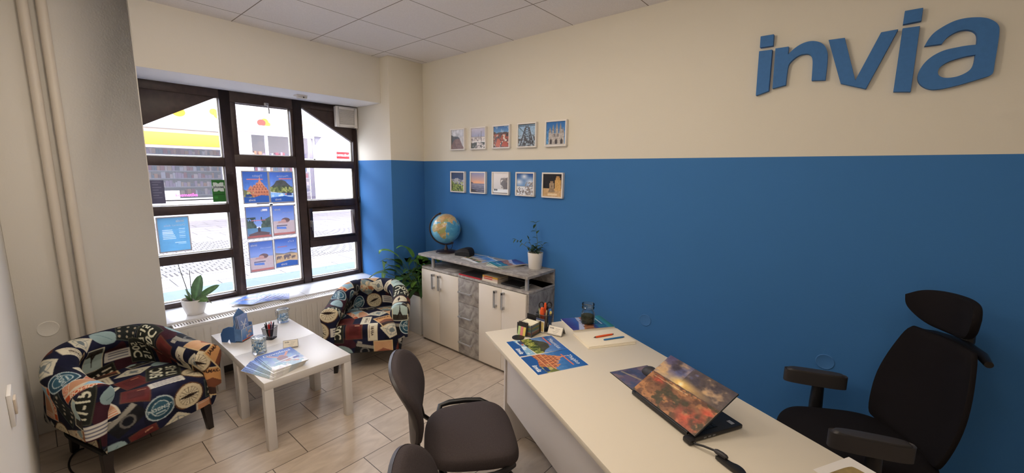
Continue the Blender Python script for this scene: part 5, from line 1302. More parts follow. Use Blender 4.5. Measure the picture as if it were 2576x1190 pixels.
def globe_colours(n, m):
    lat = np.linspace(-90, 90, n); lon = np.linspace(-180, 180, m, endpoint=False)
    c = Cv(m, n, 360, 180, (88, 164, 202), seed=9)
    c.blot(c.Y > -1, 8, .5, (110, 182, 212), .8); c.blot(c.Y > -1, 14, .6, (70, 146, 190), .7)
    land = np.zeros((n, m), bool)
    for L in LANDS: land |= c.pmask([(a + 180, b_ + 90) for a, b_ in L])
    for L in LANDS:
        n_ = len(L)
        for i in range(n_): c.line((L[i][0] + 180, L[i][1] + 90), (L[(i + 1) % n_][0] + 180, L[(i + 1) % n_][1] + 90), 2.4, (170, 204, 214), .7)
    c.put(land, (204, 180, 128)); c.blot(land, 16, .52, (186, 150, 100), .9); c.blot(land, 12, .57, (152, 160, 104), .8); c.blot(land & (np.abs(c.Y - 90) < 9), 8, .4, (150, 158, 96), .8)
    c.blot(land, 26, .62, (214, 164, 128), .8); c.put(land & (c.Y > 152), (196, 196, 170), .6); c.put(c.Y < 18, (226, 230, 232)); c.put(c.Y > 168, (214, 226, 232))
    return c.out()
gl = thing('globe', 'desk globe showing Africa on a dark stand at the left end of the sideboard', 'globe', (0.535, -0.155, 0.9022), 0)
GR = 0.150; GC = Vector((0.0, 0.0, 0.245))
M_GST = mat('dark_brown_stand', (44, 32, 32), 0.3)
MB().lathe([(0.102, 0.0), (0.104, 0.006), (0.098, 0.013), (0.05, 0.020), (0.022, 0.026), (0.018, 0.040), (0.010, 0.066), (0.008, 0.085)], 40).build('base', M_GST, gl, smooth=True, angle=60)
# polar axis leans towards the left of the window side
side = Vector((-0.76, -0.65, 0)).normalized(); ax = (Vector((0, 0, 1)) * math.cos(math.radians(22)) + side * math.sin(math.radians(22))).normalized()
front_ = (Vector((0.76, -0.65, 0)) - ax * Vector((0.76, -0.65, 0)).dot(ax)).normalized()       # meridian of 30 E faces here
right_ = ax.cross(front_)
nlat, nlon = 121, 240
GCOL = globe_colours(nlat, nlon)
la = np.radians(np.linspace(-90, 90, nlat))[:, None]; lo = np.radians(np.linspace(-180, 180, nlon, endpoint=False) - 42)[None, :]
def vv(v): return np.array(v)[None, None, :]
Vg = GR * (np.cos(la)[..., None] * np.cos(lo)[..., None] * vv(front_) + np.cos(la)[..., None] * np.sin(lo)[..., None] * vv(right_) + (np.sin(la) + 0 * lo)[..., None] * vv(ax)) + vv(GC)
grid_obj('ball', Vg, GCOL, mat_attr('globe_print', 0.3, coat=0.3), gl, wrap=True)
am = []
perp = (side - ax * side.dot(ax)).normalized()
for a in np.linspace(-6, 186, 40):
    a = math.radians(a); am.append(tuple(GC + (ax * math.cos(a) + perp * math.sin(a)) * (GR + 0.014)))
MB().tube(am, 0.0075, 12).build('meridian_arm', M_GST, gl, smooth=True)
for s_, nm in ((1, 'pole_cap'), (-1, 'pole_cap')):
    p0 = GC + ax * s_ * (GR - 0.002); p1 = GC + ax * s_ * (GR + 0.022); MB().tube([tuple(p0), tuple(p1)], 0.009, 12).build(nm, M_GST, gl, smooth=True)
pb_ = GC - ax * (GR + 0.02); MB().tube([tuple(pb_), (pb_.x + 0.004, pb_.y - 0.004, 0.06), (pb_.x - 0.012, pb_.y - 0.01, 0.025)], 0.0025, 8).build('cable', M_BLACKP, gl, smooth=True)

# ================================================================== LAPTOP AND DESK THINGS
DZ = 0.7502
DR = math.radians(-28.2)
lap = thing('laptop', 'black laptop with a sunset landscape on its half-closed lid, standing on the desk', 'laptop', (3.041, -1.225, DZ), DR)
lb = MB(); lb.box(0, 0.357, 0.0, 0.248, 0.003, 0.019)
base = lb.build('base', mat('black_laptop_shell', (26, 25, 27), 0.45), lap, bevel=0.004, seg=3)
kb = MB()
for r_i in range(6):
    for k in range(15): kb.box(0.022 + k * 0.0209, 0.022 + k * 0.0209 + 0.0175, 0.035 + r_i * 0.0185, 0.035 + r_i * 0.0185 + 0.0155, 0.019, 0.0205)
kb.build('keyboard', mat('black_keys', (16, 16, 18), 0.5), base)
box('touchpad', 0.12, 0.235, 0.160, 0.235, 0.019, 0.0195, mat('touchpad_grey', (44, 44, 48), 0.35), base)
o = box('spec_sticker', 0.318, 0.342, 0.205, 0.222, 0.019, 0.0197, M_SILVER, base); o['label'] = 'small silver sticker on the palm rest'
for k in range(3): box('port', 0.356, 0.358, 0.05 + 0.022 * k, 0.063 + 0.022 * k, 0.008, 0.013, mat('port_grey', (120, 120, 124), 0.4), base)
LA = math.radians(32)
lid = box('lid', 0, 0.357, 0, 0.240, -0.0065, 0.0, mat('black_laptop_shell', (26, 25, 27), 0.45), lap, 0.002, (0, 0.004, 0.027), (LA, 0, 0))
o = sheet('lid_skin', cv_sunset(), 0.353, 0.236, 0.0006, lid, (0.002, 0.002, 0.0)); o['label'] = 'printed sunset landscape skin'
MB().tube([(0.03, 0.004, 0.021), (0.327, 0.004, 0.021)], 0.007, 10).build('hinge', M_BLACKP, lap, smooth=True)
for k in range(2): MB().lathe([(0.008, 0), (0.008, 0.004)], 12, (0.03 + 0.297 * k, 0.22, 0)).build('rubber_foot', M_BLACKP, base)
# mouse pad and mouse
mp = thing('mouse_pad', 'mouse pad printed with a cloudy sunset, half under the laptop lid', 'mouse pad', (2.873, -1.104, DZ), math.radians(-29))
box('rubber_base', 0, 0.185, 0, 0.226, 0, 0.002, M_BLACKP, mp, 0.0008)
cpad = Cv(120, 146, 1, 1.2, (104, 92, 116), seed=8); cpad.cloud(cpad.Y > -1, 4, .42, .62, (140, 116, 118), .9); cpad.cloud(cpad.Y > -1, 5, .5, .66, (66, 66, 92), .9); cpad.cloud(cpad.Y < .8, 6, .5, .7, (70, 84, 120), .8); cpad.line((.05, .3), (.95, .62), .06, (190, 174, 130), .6)
o = sheet('printed_top', cpad, 0.177, 0.218, 0.0006, mp, (0.004, 0.004, 0.002))
ms = thing('computer_mouse', 'rounded dark grey mouse with a blue light at the end of the mouse pad', 'mouse', (3.038, -0.995, DZ + 0.0026), math.radians(150))
V = []; 
def mdef(V): V = V.copy(); V[..., 2] *= 1 - 0.25 * (V[..., 0] / 0.05) ** 2; return V
pillow('body', superell(0.054, 0.033, 2.4, 40), [(0.001, 0.038), (0.3, 0.037), (0.55, 0.034), (0.75, 0.028), (0.9, 0.018), (1.0, 0.006), (0.97, 0.0), (0.001, 0.0)], mat('mouse_grey', (52, 50, 52), 0.5), ms, mdef)
MB().lathe([(0.009, -0.003), (0.009, 0.003)], 16, M=Matrix.Translation((-0.028, 0.012, 0.030)) @ Matrix.Rotation(0.5, 4, 'Y')).build('light', mat('blue_led', (60, 120, 220), 0.4, emit=0.6), ms)
# cable with plug
pc = thing('power_adapter_plug', 'black cable joined by a bulky black connector beside the laptop', 'connector', (3.34, -1.37, DZ))
MB().tube([(0.006, -0.03, 0.012), (0.03, -0.04, 0.013), (0.055, -0.044, 0.02), (0.095, -0.046, 0.022)], 0.0038, 10).build('cable', M_BLACKP, pc, smooth=True)
MB().box(-0.018, 0.018, -0.016, 0.016, 0.0, 0.018).build('laptop_plug', M_BLACKP, pc, (0.004, -0.030, 0.003), (0, 0, DR), bevel=0.004)
MB().tube([(0.093, -0.046, 0.022), (0.10, -0.047, 0.022), (0.118, -0.052, 0.021), (0.130, -0.056, 0.019), (0.134, -0.058, 0.018)], [0.006, 0.009, 0.010, 0.010, 0.008], 12).build('inline_connector', mat('dark_grey_connector', (44, 40, 42), 0.45), pc, smooth=True)
bkp = MB(); bkp.prism([smooth_loop([(0.100, -0.062), (0.112, -0.050), (0.135, -0.055), (0.152, -0.062), (0.172, -0.060), (0.196, -0.076), (0.208, -0.112), (0.186, -0.106), (0.160, -0.094), (0.128, -0.078)], 2)], 0.012, Matrix.Translation((0, 0, 0.004)))
bkp.build('strap', M_BLACKP, pc, bevel=0.003)
# paper pile with pens
for i, (ox, oy, a, lb_) in enumerate(((2.486, -0.822, -34.5, 'white paper lowest in the pile of paper on the desk'), (2.484, -0.819, -33.2, 'white paper in the middle of the pile of paper on the desk'), (2.482, -0.816, -32.5, 'white paper on top of the pile, carrying the two pens'))):
    # each pad of sheets: long side pointing away from the client edge
    t = thing('paper_pad', lb_, 'paper', (ox, oy, DZ + 0.0032 * i), math.radians(a), 'paper pile on the desk')
    box('sheets', 0, 0.206, 0, 0.302, 0.0, 0.003, mat('white_copy_paper', (240, 228, 206), 0.6), t, 0.0006)
PZ = DZ + 0.0097
def pen(label, loc, dirv, length, body, tip=(190, 190, 190), cap=None, r_=0.0048, group='pens', name='pen', cat='pen', clip=True):
    t = thing(name, label, cat, loc, 0, group)
    t.rotation_mode = 'QUATERNION'; t.rotation_quaternion = Vector((0, 0, 1)).rotation_difference(Vector(dirv).normalized())
    MB().lathe([(r_ * 0.85, 0.014), (r_, 0.03), (r_ * 1.08, length * 0.5), (r_, length * 0.8), (r_ * 0.9, length * 0.94)], 12).build('barrel', body, t, smooth=True)
    MB().lathe([(0.0006, 0.0), (r_ * 0.35, 0.004), (r_ * 0.8, 0.014)], 12).build('tip', mat('pen_tip_%d_%d_%d' % tip, tip, 0.35), t, smooth=True)
    MB().lathe([(r_ * 0.9, length * 0.94), (r_ * 0.6, length * 0.95), (r_ * 0.55, length), (0.0005, length)], 12).build('push_button', cap or body, t, smooth=True)
    if clip: MB().box(r_ * 0.9, r_ * 1.5, -0.0016, 0.0016, length * 0.62, length * 0.93).build('clip', cap or body, t)
    return t
M_ORANGE = mat('orange_plastic', (232, 92, 40), 0.4); M_BLUEPL = mat('blue_rubber', (44, 112, 170), 0.5); M_DGREY = mat('dark_grey_plastic', (50, 50, 54), 0.4)
pen('orange ballpoint pen lying on the paper pile', (2.613, -0.803, PZ + 0.0055), (0.062, 0.125, 0), 0.142, M_ORANGE, (60, 54, 52), M_DGREY, 0.0056, 'pens on the paper pile', clip=False)
bl = thing('pen', 'flat blue pen with pointed end lying on the paper pile', 'pen', (2.672, -0.790, PZ), math.atan2(0.127, 0.07), group='pens on the paper pile')
MB().prism([[(0.004, -0.006), (0.0, 0), (0.004, 0.006), (0.128, 0.007), (0.143, 0.002), (0.143, -0.002), (0.128, -0.007)]], 0.006).build('barrel', M_BLUEPL, bl, bevel=0.0015)
# sheet on the desk edge
st = thing('leaflet', 'white sheet with a rounded tan picture on the near desk edge', 'leaflet', (3.70, -1.269, DZ), math.radians(-29), None)
box('paper', 0, 0.19, 0.002, 0.187, 0, 0.001, M_FRAMEW, st)
MB().prism([smooth_loop([(0.03, 0.01), (0.03, 0.135), (0.045, 0.15), (0.165, 0.15), (0.178, 0.135), (0.178, 0.01)], 2)], 0.0004, Matrix.Translation((0, 0, 0.001))).build('picture', mat('tan_picture', (150, 128, 78), 0.35, noise=0.3, nscale=30), st)

# glass jars
M_JAR = mat_glass('jar_glass', (250, 253, 253), 0.10)
M_RUBBER = mat('clear_seal', (214, 206, 196), 0.5); M_WIRE = mat('wire_steel', (150, 150, 152), 0.3, 0.9)
def clip_jar(label, loc, rz):
    t = thing('clip_top_jar', label, 'jar', loc, rz, 'clip-top sweet jars')
    MB().lathe([(0.001, 0.0015), (0.041, 0.0015), (0.044, 0.005), (0.0445, 0.085), (0.042, 0.094), (0.041, 0.100), (0.0435, 0.1015), (0.0435, 0.1045), (0.039, 0.1045)], 40, close=False).build('glass_body', M_JAR, t, smooth=True)
    MB().lathe([(0.0435, 0.1045), (0.0435, 0.1065), (0.038, 0.1065), (0.038, 0.1045)], 32, close=False).build('seal', M_RUBBER, t)
    MB().lathe([(0.0455, 0.107), (0.047, 0.110), (0.047, 0.114), (0.043, 0.118), (0.034, 0.1205), (0.012, 0.119), (0.001, 0.119)], 40, close=False).build('glass_lid', mat_glass('lid_glass', (226, 234, 236), 0.4, 0.08), t, smooth=True)
    w_ = MB(); ring = [(0.0455 * math.cos(a), 0.0455 * math.sin(a), 0.098) for a in np.linspace(0, 2 * PI, 30, endpoint=False)]
    w_.tube(ring, 0.0013, 6, closed=True); w_.tube([(0.046, 0.012, 0.098), (0.054, 0.012, 0.108), (0.051, 0.0, 0.118), (0.054, -0.012, 0.108), (0.046, -0.012, 0.098)], 0.0013, 6)
    w_.tube([(-0.046, 0.012, 0.098), (-0.052, 0.012, 0.088), (-0.050, 0.010, 0.055), (-0.050, -0.010, 0.055), (-0.052, -0.012, 0.088), (-0.046, -0.012, 0.098)], 0.0013, 6); w_.tube([(-0.047, 0.0, 0.112), (-0.054, 0.0, 0.108), (-0.053, 0.0, 0.085)], 0.0014, 6)
    w_.build('wire_clip', M_WIRE, t, smooth=True)
    return t
M_CANDY = None
def candy_mesh():
    me_v = MB().tube([(-0.017, 0, 0), (-0.011, 0, 0), (-0.009, 0, 0), (-0.004, 0, 0), (0.004, 0, 0), (0.009, 0, 0), (0.011, 0, 0), (0.017, 0, 0)], [0.008, 0.002, 0.006, 0.0082, 0.0082, 0.006, 0.002, 0.008], 8)
    m, nt, b, o = nodes_of('blue_white_wrapper')
    tc = nt.nodes.new('ShaderNodeTexCoord'); n = nt.nodes.new('ShaderNodeTexNoise'); n.inputs['Scale'].default_value = 90; nt.links.new(tc.outputs['Object'], n.inputs[0])
    nt.links.new(mix_rgb(nt, math_node(nt, 'GREATER_THAN', n.outputs['Fac'], 0.5), rgba((112, 160, 204)), rgba((244, 248, 250))), b.inputs['Base Color']); b.inputs['Roughness'].default_value = 0.3
    return me_v, m
cmv, cm = candy_mesh()
proto = cmv.build('wrapped_sweet', cm, smooth=True); first = [True]
def fill(jar_loc, zmax, lab, grp, n=40):
    for i in range(n):
        rr = 0.027 * math.sqrt(random.random()); a = random.random() * 2 * PI
        z = 0.016 + (zmax - 0.02) * (i / (n - 1))
        if first[0]: o = proto; first[0] = False
        else: o = proto.copy(); COL.objects.link(o)
        o.location = (jar_loc[0] + rr * math.cos(a), jar_loc[1] + rr * math.sin(a), jar_loc[2] + z)
        o.rotation_euler = (random.uniform(-.4, .4), random.uniform(-.5, .5), random.uniform(0, 2 * PI))
        tag(o, lab, 'sweet', grp)
TZ = 0.4502
clip_jar('clip-top glass jar of wrapped sweets on the coffee table seam, beside the catalogues', (0.643, -1.945, TZ), math.radians(20)); fill((0.643, -1.945, TZ), 0.088, 'blue and white wrapped sweet in the jar beside the catalogues', 'sweets in the jar beside the catalogues')
clip_jar('clip-top glass jar of wrapped sweets at the far corner of the coffee tables', (0.135, -1.60, TZ), math.radians(60)); fill((0.135, -1.60, TZ), 0.068, 'blue and white wrapped sweet in the far corner jar', 'sweets in the far corner jar', 30)
JL = (2.455, -0.600, DZ + 0.0085)
tj = thing('stopper_jar', 'glass jar with glass lid, half full of dark green leaves, on the desk catalogue', 'jar', JL)
MB().lathe([(0.001, 0.001), (0.040, 0.001), (0.0455, 0.006), (0.046, 0.062), (0.040, 0.078), (0.036, 0.084), (0.036, 0.094), (0.039, 0.097), (0.035, 0.099)], 40, close=False).build('glass_body', M_JAR, tj, smooth=True)
MB().lathe([(0.033, 0.092), (0.040, 0.100), (0.041, 0.107), (0.036, 0.112), (0.037, 0.118), (0.041, 0.122), (0.040, 0.131), (0.028, 0.136), (0.001, 0.137)], 40, close=False).build('glass_lid', mat_glass('clear_lid_glass', (232, 240, 240), 0.22), tj, smooth=True)
tag(MB().lathe([(0.001, 0.0), (0.0405, 0.0), (0.0415, 0.004), (0.0415, 0.046), (0.03, 0.049), (0.012, 0.0465), (0.001, 0.048)], 32, close=False).build('dried_leaves', mat('dried_green_leaves', (46, 50, 30), 0.95, noise=0.5, nscale=160, bump=1.0, bscale=160), None, (JL[0], JL[1], JL[2] + 0.0065), smooth=True), 'dark green dried leaves filling the lower half of the stopper jar', 'leaves', kind='stuff')

# mesh pots and organiser
def mat_wiremesh():
    m, nt, b, o = nodes_of('black_wire_mesh')
    b.inputs['Base Color'].default_value = rgba((34, 34, 38)); b.inputs['Roughness'].default_value = 0.4; b.inputs['Metallic'].default_value = 0.4
    tc = nt.nodes.new('ShaderNodeTexCoord'); s_ = nt.nodes.new('ShaderNodeSeparateXYZ'); nt.links.new(tc.outputs['Object'], s_.inputs[0])
    k = 0.0026
    u_ = math_node(nt, 'FRACT', math_node(nt, 'DIVIDE', math_node(nt, 'ADD', math_node(nt, 'ADD', s_.outputs['X'], s_.outputs['Y']), 5.0), k)); v_ = math_node(nt, 'FRACT', math_node(nt, 'DIVIDE', math_node(nt, 'ADD', s_.outputs['Z'], 5.0), k))
    hole = math_node(nt, 'MULTIPLY', math_node(nt, 'GREATER_THAN', u_, 0.28), math_node(nt, 'GREATER_THAN', v_, 0.28))
    t = nt.nodes.new('ShaderNodeBsdfTransparent'); mx = nt.nodes.new('ShaderNodeMixShader')
    nt.links.new(hole, mx.inputs[0]); nt.links.new(b.outputs[0], mx.inputs[1]); nt.links.new(t.outputs[0], mx.inputs[2]); nt.links.new(mx.outputs[0], o.inputs[0])
    return m
M_WMESH = mat_wiremesh()
def mesh_pot(parent, x, y, w0, w1, h_, e=5):
    k = 48; V = np.zeros((8, k, 3))
    for j in range(8):
        s_ = w0 + (w1 - w0) * j / 7; V[j, :, :2] = np.array(superell(s_, s_, e, k)); V[j, :, 2] = 0.003 + (h_ - 0.003) * j / 7
    V[..., 0] += x; V[..., 1] += y
    grid_obj('mesh_wall', V, None, M_WMESH, parent, wrap=True)
    rim = [tuple(p) for p in V[-1]]
    MB().tube(rim, 0.0022, 6, closed=True).build('rim', mat('dark_steel_rim', (84, 84, 90), 0.35, 0.6), parent, smooth=True)
    MB().prism([[(p[0], p[1]) for p in V[0]]], 0.003).build('bottom', M_BLACKP, parent)
pp = thing('pen_pot', 'black mesh pen pot holding ballpoints on the coffee table', 'pen pot', (0.425, -1.80, TZ), math.radians(40))
mesh_pot(pp, 0, 0, 0.036, 0.044, 0.088)
M_PBLK = mat('black_pen', (24, 24, 28), 0.35); M_PRED = mat('red_pen', (196, 44, 40), 0.35); M_PNAVY = mat('navy_pen', (40, 50, 84), 0.35)
spots = [(-0.022, -0.012, -0.35, -0.1, M_PBLK), (-0.02, 0.008, -0.42, 0.1, M_PBLK), (-0.008, -0.02, -0.15, -0.3, M_PBLK), (0.004, 0.0, 0.02, -0.05, M_PRED), (0.012, -0.012, 0.12, -0.12, M_PRED), (-0.004, 0.012, -0.08, 0.15, M_PRED), (0.018, 0.012, 0.25, 0.2, M_PNAVY), (0.02, 0.0, 0.3, 0.02, M_PNAVY), (0.006, 0.02, 0.1, 0.3, M_PBLK)]
cn = {'black_pen': 'black', 'red_pen': 'red', 'navy_pen': 'navy blue'}
for x, y, dx, dy, m_ in spots:
    dv = Vector((dx * 0.5, dy * 0.5, 1)); q = Vector((0.425 + x * 0.6, -1.80 + y * 0.6, TZ + 0.005)) - Vector((dv.x, dv.y, 0)) * 0.012
    pen(cn[m_.name] + ' ballpoint pen standing in the mesh pot on the coffee table', q, dv, random.uniform(0.112, 0.126), m_, group=cn[m_.name] + ' pens in the coffee table pot', r_=0.0042)
# organiser on the desk
og = thing('desk_organiser', 'black mesh desk organiser with note tray, rear slot and pen pot', 'organiser', (2.222, -1.032, DZ), math.radians(4))
def mwall(p0, p1, z0, z1, nm='mesh_wall'):
    V = np.array([[(p0[0], p0[1], z0), (p1[0], p1[1], z0)], [(p0[0], p0[1], z1), (p1[0], p1[1], z1)]], float)
    grid_obj(nm, V, None, M_WMESH, og, smooth=False)
for a, b2 in (((0, 0), (0.1, 0)), ((0.1, 0), (0.1, 0.1)), ((0.1, 0.1), (0, 0.1)), ((0, 0.1), (0, 0))): mwall(a, b2, 0.002, 0.072)
fr_ = MB()
for (x, y) in ((0, 0), (0.1, 0), (0.1, 0.1), (0, 0.1)): fr_.box(x - 0.003, x + 0.003, y - 0.003, y + 0.003, 0, 0.075)
fr_.box(0, 0.1, -0.0025, 0.0025, 0, 0.008); fr_.box(0.0975, 0.1025, 0, 0.1, 0, 0.008); fr_.box(-0.0025, 0.0025, 0, 0.1, 0, 0.008); fr_.box(0, 0.1, 0, 0.1, 0, 0.003)
fr_.build('tray_frame', mat('dark_steel_rim', (84, 84, 90), 0.35, 0.6), og, bevel=0.001, seg=1)
# rear slot: dark curved back
sl = [(-0.01, 0.115), (0.05, 0.12), (0.105, 0.115)]
V = np.zeros((2, 20, 3)); q, _ = resample(sl, 0.0065); q = q[:18]; V = np.zeros((2, len(q), 3)); V[0, :, :2] = q; V[1, :, :2] = q; V[0, :, 2] = 0.002; V[1, :, 2] = 0.098 - 0.02 * np.linspace(0, 1, len(q)) ** 2
grid_obj('back_wall', V, None, mat('black_organiser_back', (26, 24, 28), 0.5), og)
sv = MB(); sv.box(-0.01, 0.105, 0.105, 0.12, 0.0, 0.004); sv.build('slot_floor', M_BLACKP, og)
# pots of the organiser stand to the right of the tray
mesh_pot(og, 0.086, 0.165, 0.040, 0.046, 0.105, 4)
for o in kids(og)[-3:]: pass
NC = thing('note_block', 'block of pastel coloured notes filling the mesh tray of the organiser', 'notes', (2.222, -1.032, DZ), math.radians(4))
cols = [(236, 206, 120), (228, 150, 150), (240, 226, 190), (150, 200, 214), (170, 208, 150), (236, 220, 130), (150, 196, 214), (240, 232, 206)]
for k, c in enumerate(cols): box('note_layer', 0.006, 0.094, 0.006, 0.094, 0.0035 + k * 0.0084, 0.0035 + k * 0.0084 + 0.0083, mat('note_%d_%d_%d' % c, c, 0.7), NC)
ix = thing('spiral_index_tabs', 'small spiral pad with green, pink and yellow tabs propped against the tray', 'index tabs', (2.230, -1.044, DZ), math.radians(4))
ix.rotation_euler = (math.radians(-12), 0, math.radians(4))
box('cover', 0, 0.068, -0.004, 0.0, 0.006, 0.084, mat('dark_pad_cover', (40, 34, 34), 0.6), ix)
for k, c in enumerate(((190, 214, 150), (232, 140, 140), (236, 210, 110))): box('tab_strip', 0.004 + 0.0185 * k, 0.0215 + 0.0185 * k, -0.006, -0.0042, 0.004, 0.056, mat('tab_%d' % k, c, 0.6), ix)
for k in range(6):
    ring = [(0.008 + 0.0105 * k, -0.002 + 0.0055 * math.cos(a), 0.083 + 0.0065 * math.sin(a)) for a in np.linspace(0, 2 * PI, 14, endpoint=False)]
    MB().tube(ring, 0.0009, 5, closed=True).build('spiral_ring', M_WIRE, ix, smooth=True)
cdn = thing('note_card', 'card printed with a yellow picture standing in the rear slot of the organiser', 'card', (2.280, -0.927, DZ + 0.005), math.radians(4)); cdn.rotation_euler = (PI / 2 - 0.06, 0, math.radians(4))
cc = Cv(40, 40, seed=4, bg=(240, 238, 230)); cc.rect(.08, .08, .92, .78, (226, 206, 120)); cc.blot((cc.Y < .78) & (cc.Y > .08) & (cc.X > .08) & (cc.X < .92), 5, .5, (214, 180, 130)); cc.rect(0, .86, 1, 1, (44, 60, 110))
sheet('print', cc, 0.060, 0.082, 0.001, cdn, (0, 0, 0))
# contents of the organiser pot; pot centre in world
PO = Vector((2.222 + 0.086 * math.cos(0.07) - 0.165 * math.sin(0.07), -1.032 + 0.086 * math.sin(0.07) + 0.165 * math.cos(0.07), DZ + 0.004))
rt = Vector((0.76, 0.65, 0))
sc = thing('scissors', 'orange and black handled scissors standing in the organiser pot', 'scissors', PO + rt * 0.004 + Vector((0, 0, 0.002)), math.atan2(0.65, 0.76))
MB().prism([[(-0.006, 0.0), (0.0, 0.004), (0.009, 0.10), (-0.004, 0.10)]], 0.002, Mxz).build('blade', M_STEEL, sc)
MB().prism([[(0.007, 0.0), (0.001, 0.004), (-0.008, 0.10), (0.005, 0.10)]], 0.002, Matrix.Translation((0, 0.003, 0)) @ Mxz).build('blade', M_STEEL, sc)
for s_ in (-1, 1):
    ring = [(s_ * 0.024 + 0.0145 * math.cos(a), 0.0, 0.150 + 0.019 * math.sin(a)) for a in np.linspace(0, 2 * PI, 26, endpoint=False)]
    hnd = MB().tube(ring, 0.0038, 8, closed=True).tube([(s_ * 0.003, 0, 0.098), (s_ * 0.010, 0, 0.120), (s_ * 0.016, 0, 0.136)], 0.0055, 8).build('handle', M_BLACKP, sc, smooth=True)
MB().tube([(0, -0.004, 0.10), (0.0, -0.004, 0.12), (0.0, -0.004, 0.150), (0.0, -0.004, 0.166)], [0.005, 0.007, 0.009, 0.005], 10).build('grip', M_ORANGE, sc, smooth=True)
hl = thing('highlighter', 'fat orange highlighter standing in the organiser pot in front of the scissors', 'marker', PO + rt * -0.012 + Vector((0.012, -0.02, 0.0)))
MB().lathe([(0.007, 0.0), (0.009, 0.01), (0.010, 0.08), (0.013, 0.10), (0.0135, 0.125), (0.010, 0.142), (0.001, 0.146)], 18).build('barrel', M_ORANGE, hl, smooth=True)
cr_ = thing('correction_roller', 'blue and yellow correction roller standing in the organiser pot', 'correction roller', PO + rt * 0.033 + Vector((0, 0, 0.0)), math.atan2(0.65, 0.76))
MB().prism([smooth_loop([(-0.006, 0.0), (0.006, 0.0), (0.014, 0.08), (0.014, 0.118), (0.006, 0.132), (-0.006, 0.13), (-0.012, 0.1)], 2)], 0.012, Mxz).build('case', mat('blue_plastic', (48, 106, 176), 0.35), cr_, bevel=0.002)
MB().prism([superell(0.007, 0.016, 2, 20)], 0.014, Matrix.Translation((0.005, 0.001, 0.104)) @ Mxz).build('window', mat('pale_yellow_plastic', (232, 210, 120), 0.4), cr_)
pens2 = [(-0.030, 0.004, -0.25, 0.1, (190, 200, 120), 'pale green'), (-0.022, 0.012, -0.15, 0.15, (150, 180, 90), 'green'), (-0.028, -0.012, -0.2, -0.15, (206, 140, 160), 'pale pink'), (-0.004, -0.022, -0.05, -0.2, (196, 96, 120), 'pink'), (0.012, -0.02, 0.05, -0.2, (216, 190, 150), 'beige'), (0.016, 0.0, 0.1, 0.0, (222, 200, 140), 'cream'), (0.022, -0.006, 0.2, -0.1, (60, 60, 70), 'dark grey'), (0.012, 0.02, 0.06, 0.2, (190, 120, 150), 'mauve')]
for a, b2, dx, dy, c, nm in pens2:
    base_p = PO + rt * a * 0.6 + Vector((-0.65, 0.76, 0)) * b2 * 0.6
    dv = rt * dx * 0.45 + Vector((-0.65, 0.76, 0)) * dy * 0.45 + Vector((0, 0, 1))
    pen(nm + ' pen standing in the organiser pot on the desk', base_p, dv, random.uniform(0.118, 0.132), mat('pen_' + nm.replace(' ', '_'), c, 0.4), group='pens in the organiser pot', r_=0.0045, clip=False)

# business card stands
def card_stand(label, loc, rz, wd_=0.096):
    t = thing('card_stand', label, 'card stand', loc, rz, 'business card stands')
    # ridge along local x, printed face towards local -y
    a = math.radians(58); L = 0.056
    Ms = MB()
    for s_ in (1, -1):
        Mr = Matrix.Translation((0, 0, L * math.sin(a))) @ Matrix.Rotation(a * s_, 4, 'X')
        Ms.box(-wd_ / 2, wd_ / 2, *(sorted((0, -L * s_))), -0.0015, 0.0015, Mr)
    Ms.build('bent_plate', mat('brushed_stand', (150, 146, 142), 0.35, 0.6), t, bevel=0.0004, seg=1)
    lp = MB(); lp.box(-wd_ / 2, wd_ / 2, -L, -L + 0.006, 0.0, 0.008, Matrix.Translation((0, 0, L * math.sin(a))) @ Matrix.Rotation(a, 4, 'X'))
    lp.build('lip', mat('brushed_stand', (150, 146, 142), 0.35, 0.6), t)
    return t, Matrix.Translation((0, 0, L * math.sin(a))) @ Matrix.Rotation(a, 4, 'X')
def business_card(label, stand, Mr, loc, rz):
    t = thing('business_card', label, 'card', (0, 0, 0), 0, 'business cards in stands')
    t.matrix_world = Matrix.Translation(loc) @ Matrix.Rotation(rz, 4, 'Z') @ Mr @ Matrix.Translation((-0.045, -0.0535, 0.0016))
    box('card', 0, 0.09, 0, 0.05, 0, 0.004, mat('card_white', (236, 228, 214), 0.5), t)
    text('logo_lettering', 'invia', 0.015, mat('grey_ink', (80, 78, 84), 0.6), t, (0.008, 0.034, 0.0043), bold=0.02)
    lm = MB()
    for k, (x0, x1) in enumerate(((0.045, 0.075), (0.045, 0.07), (0.03, 0.065), (0.035, 0.06))): lm.box(x0, x1, 0.036 - 0.009 * k, 0.0372 - 0.009 * k, 0.004, 0.0042)
    lm.build('printed_lines', mat('grey_ink', (120, 116, 118), 0.6), t)
for lab, lab2, loc, rz in (('small metal card stand on the coffee table behind the catalogues', 'white business card in the stand on the coffee table', (0.685, -1.755, TZ), math.radians(67)), ('small metal card stand on the desk beside the organiser', 'white business card in the stand on the desk', (2.398, -0.874, DZ), math.radians(10))):
    t, Mr = card_stand(lab, loc, rz); business_card(lab2, t, Mr, Vector(loc), rz)

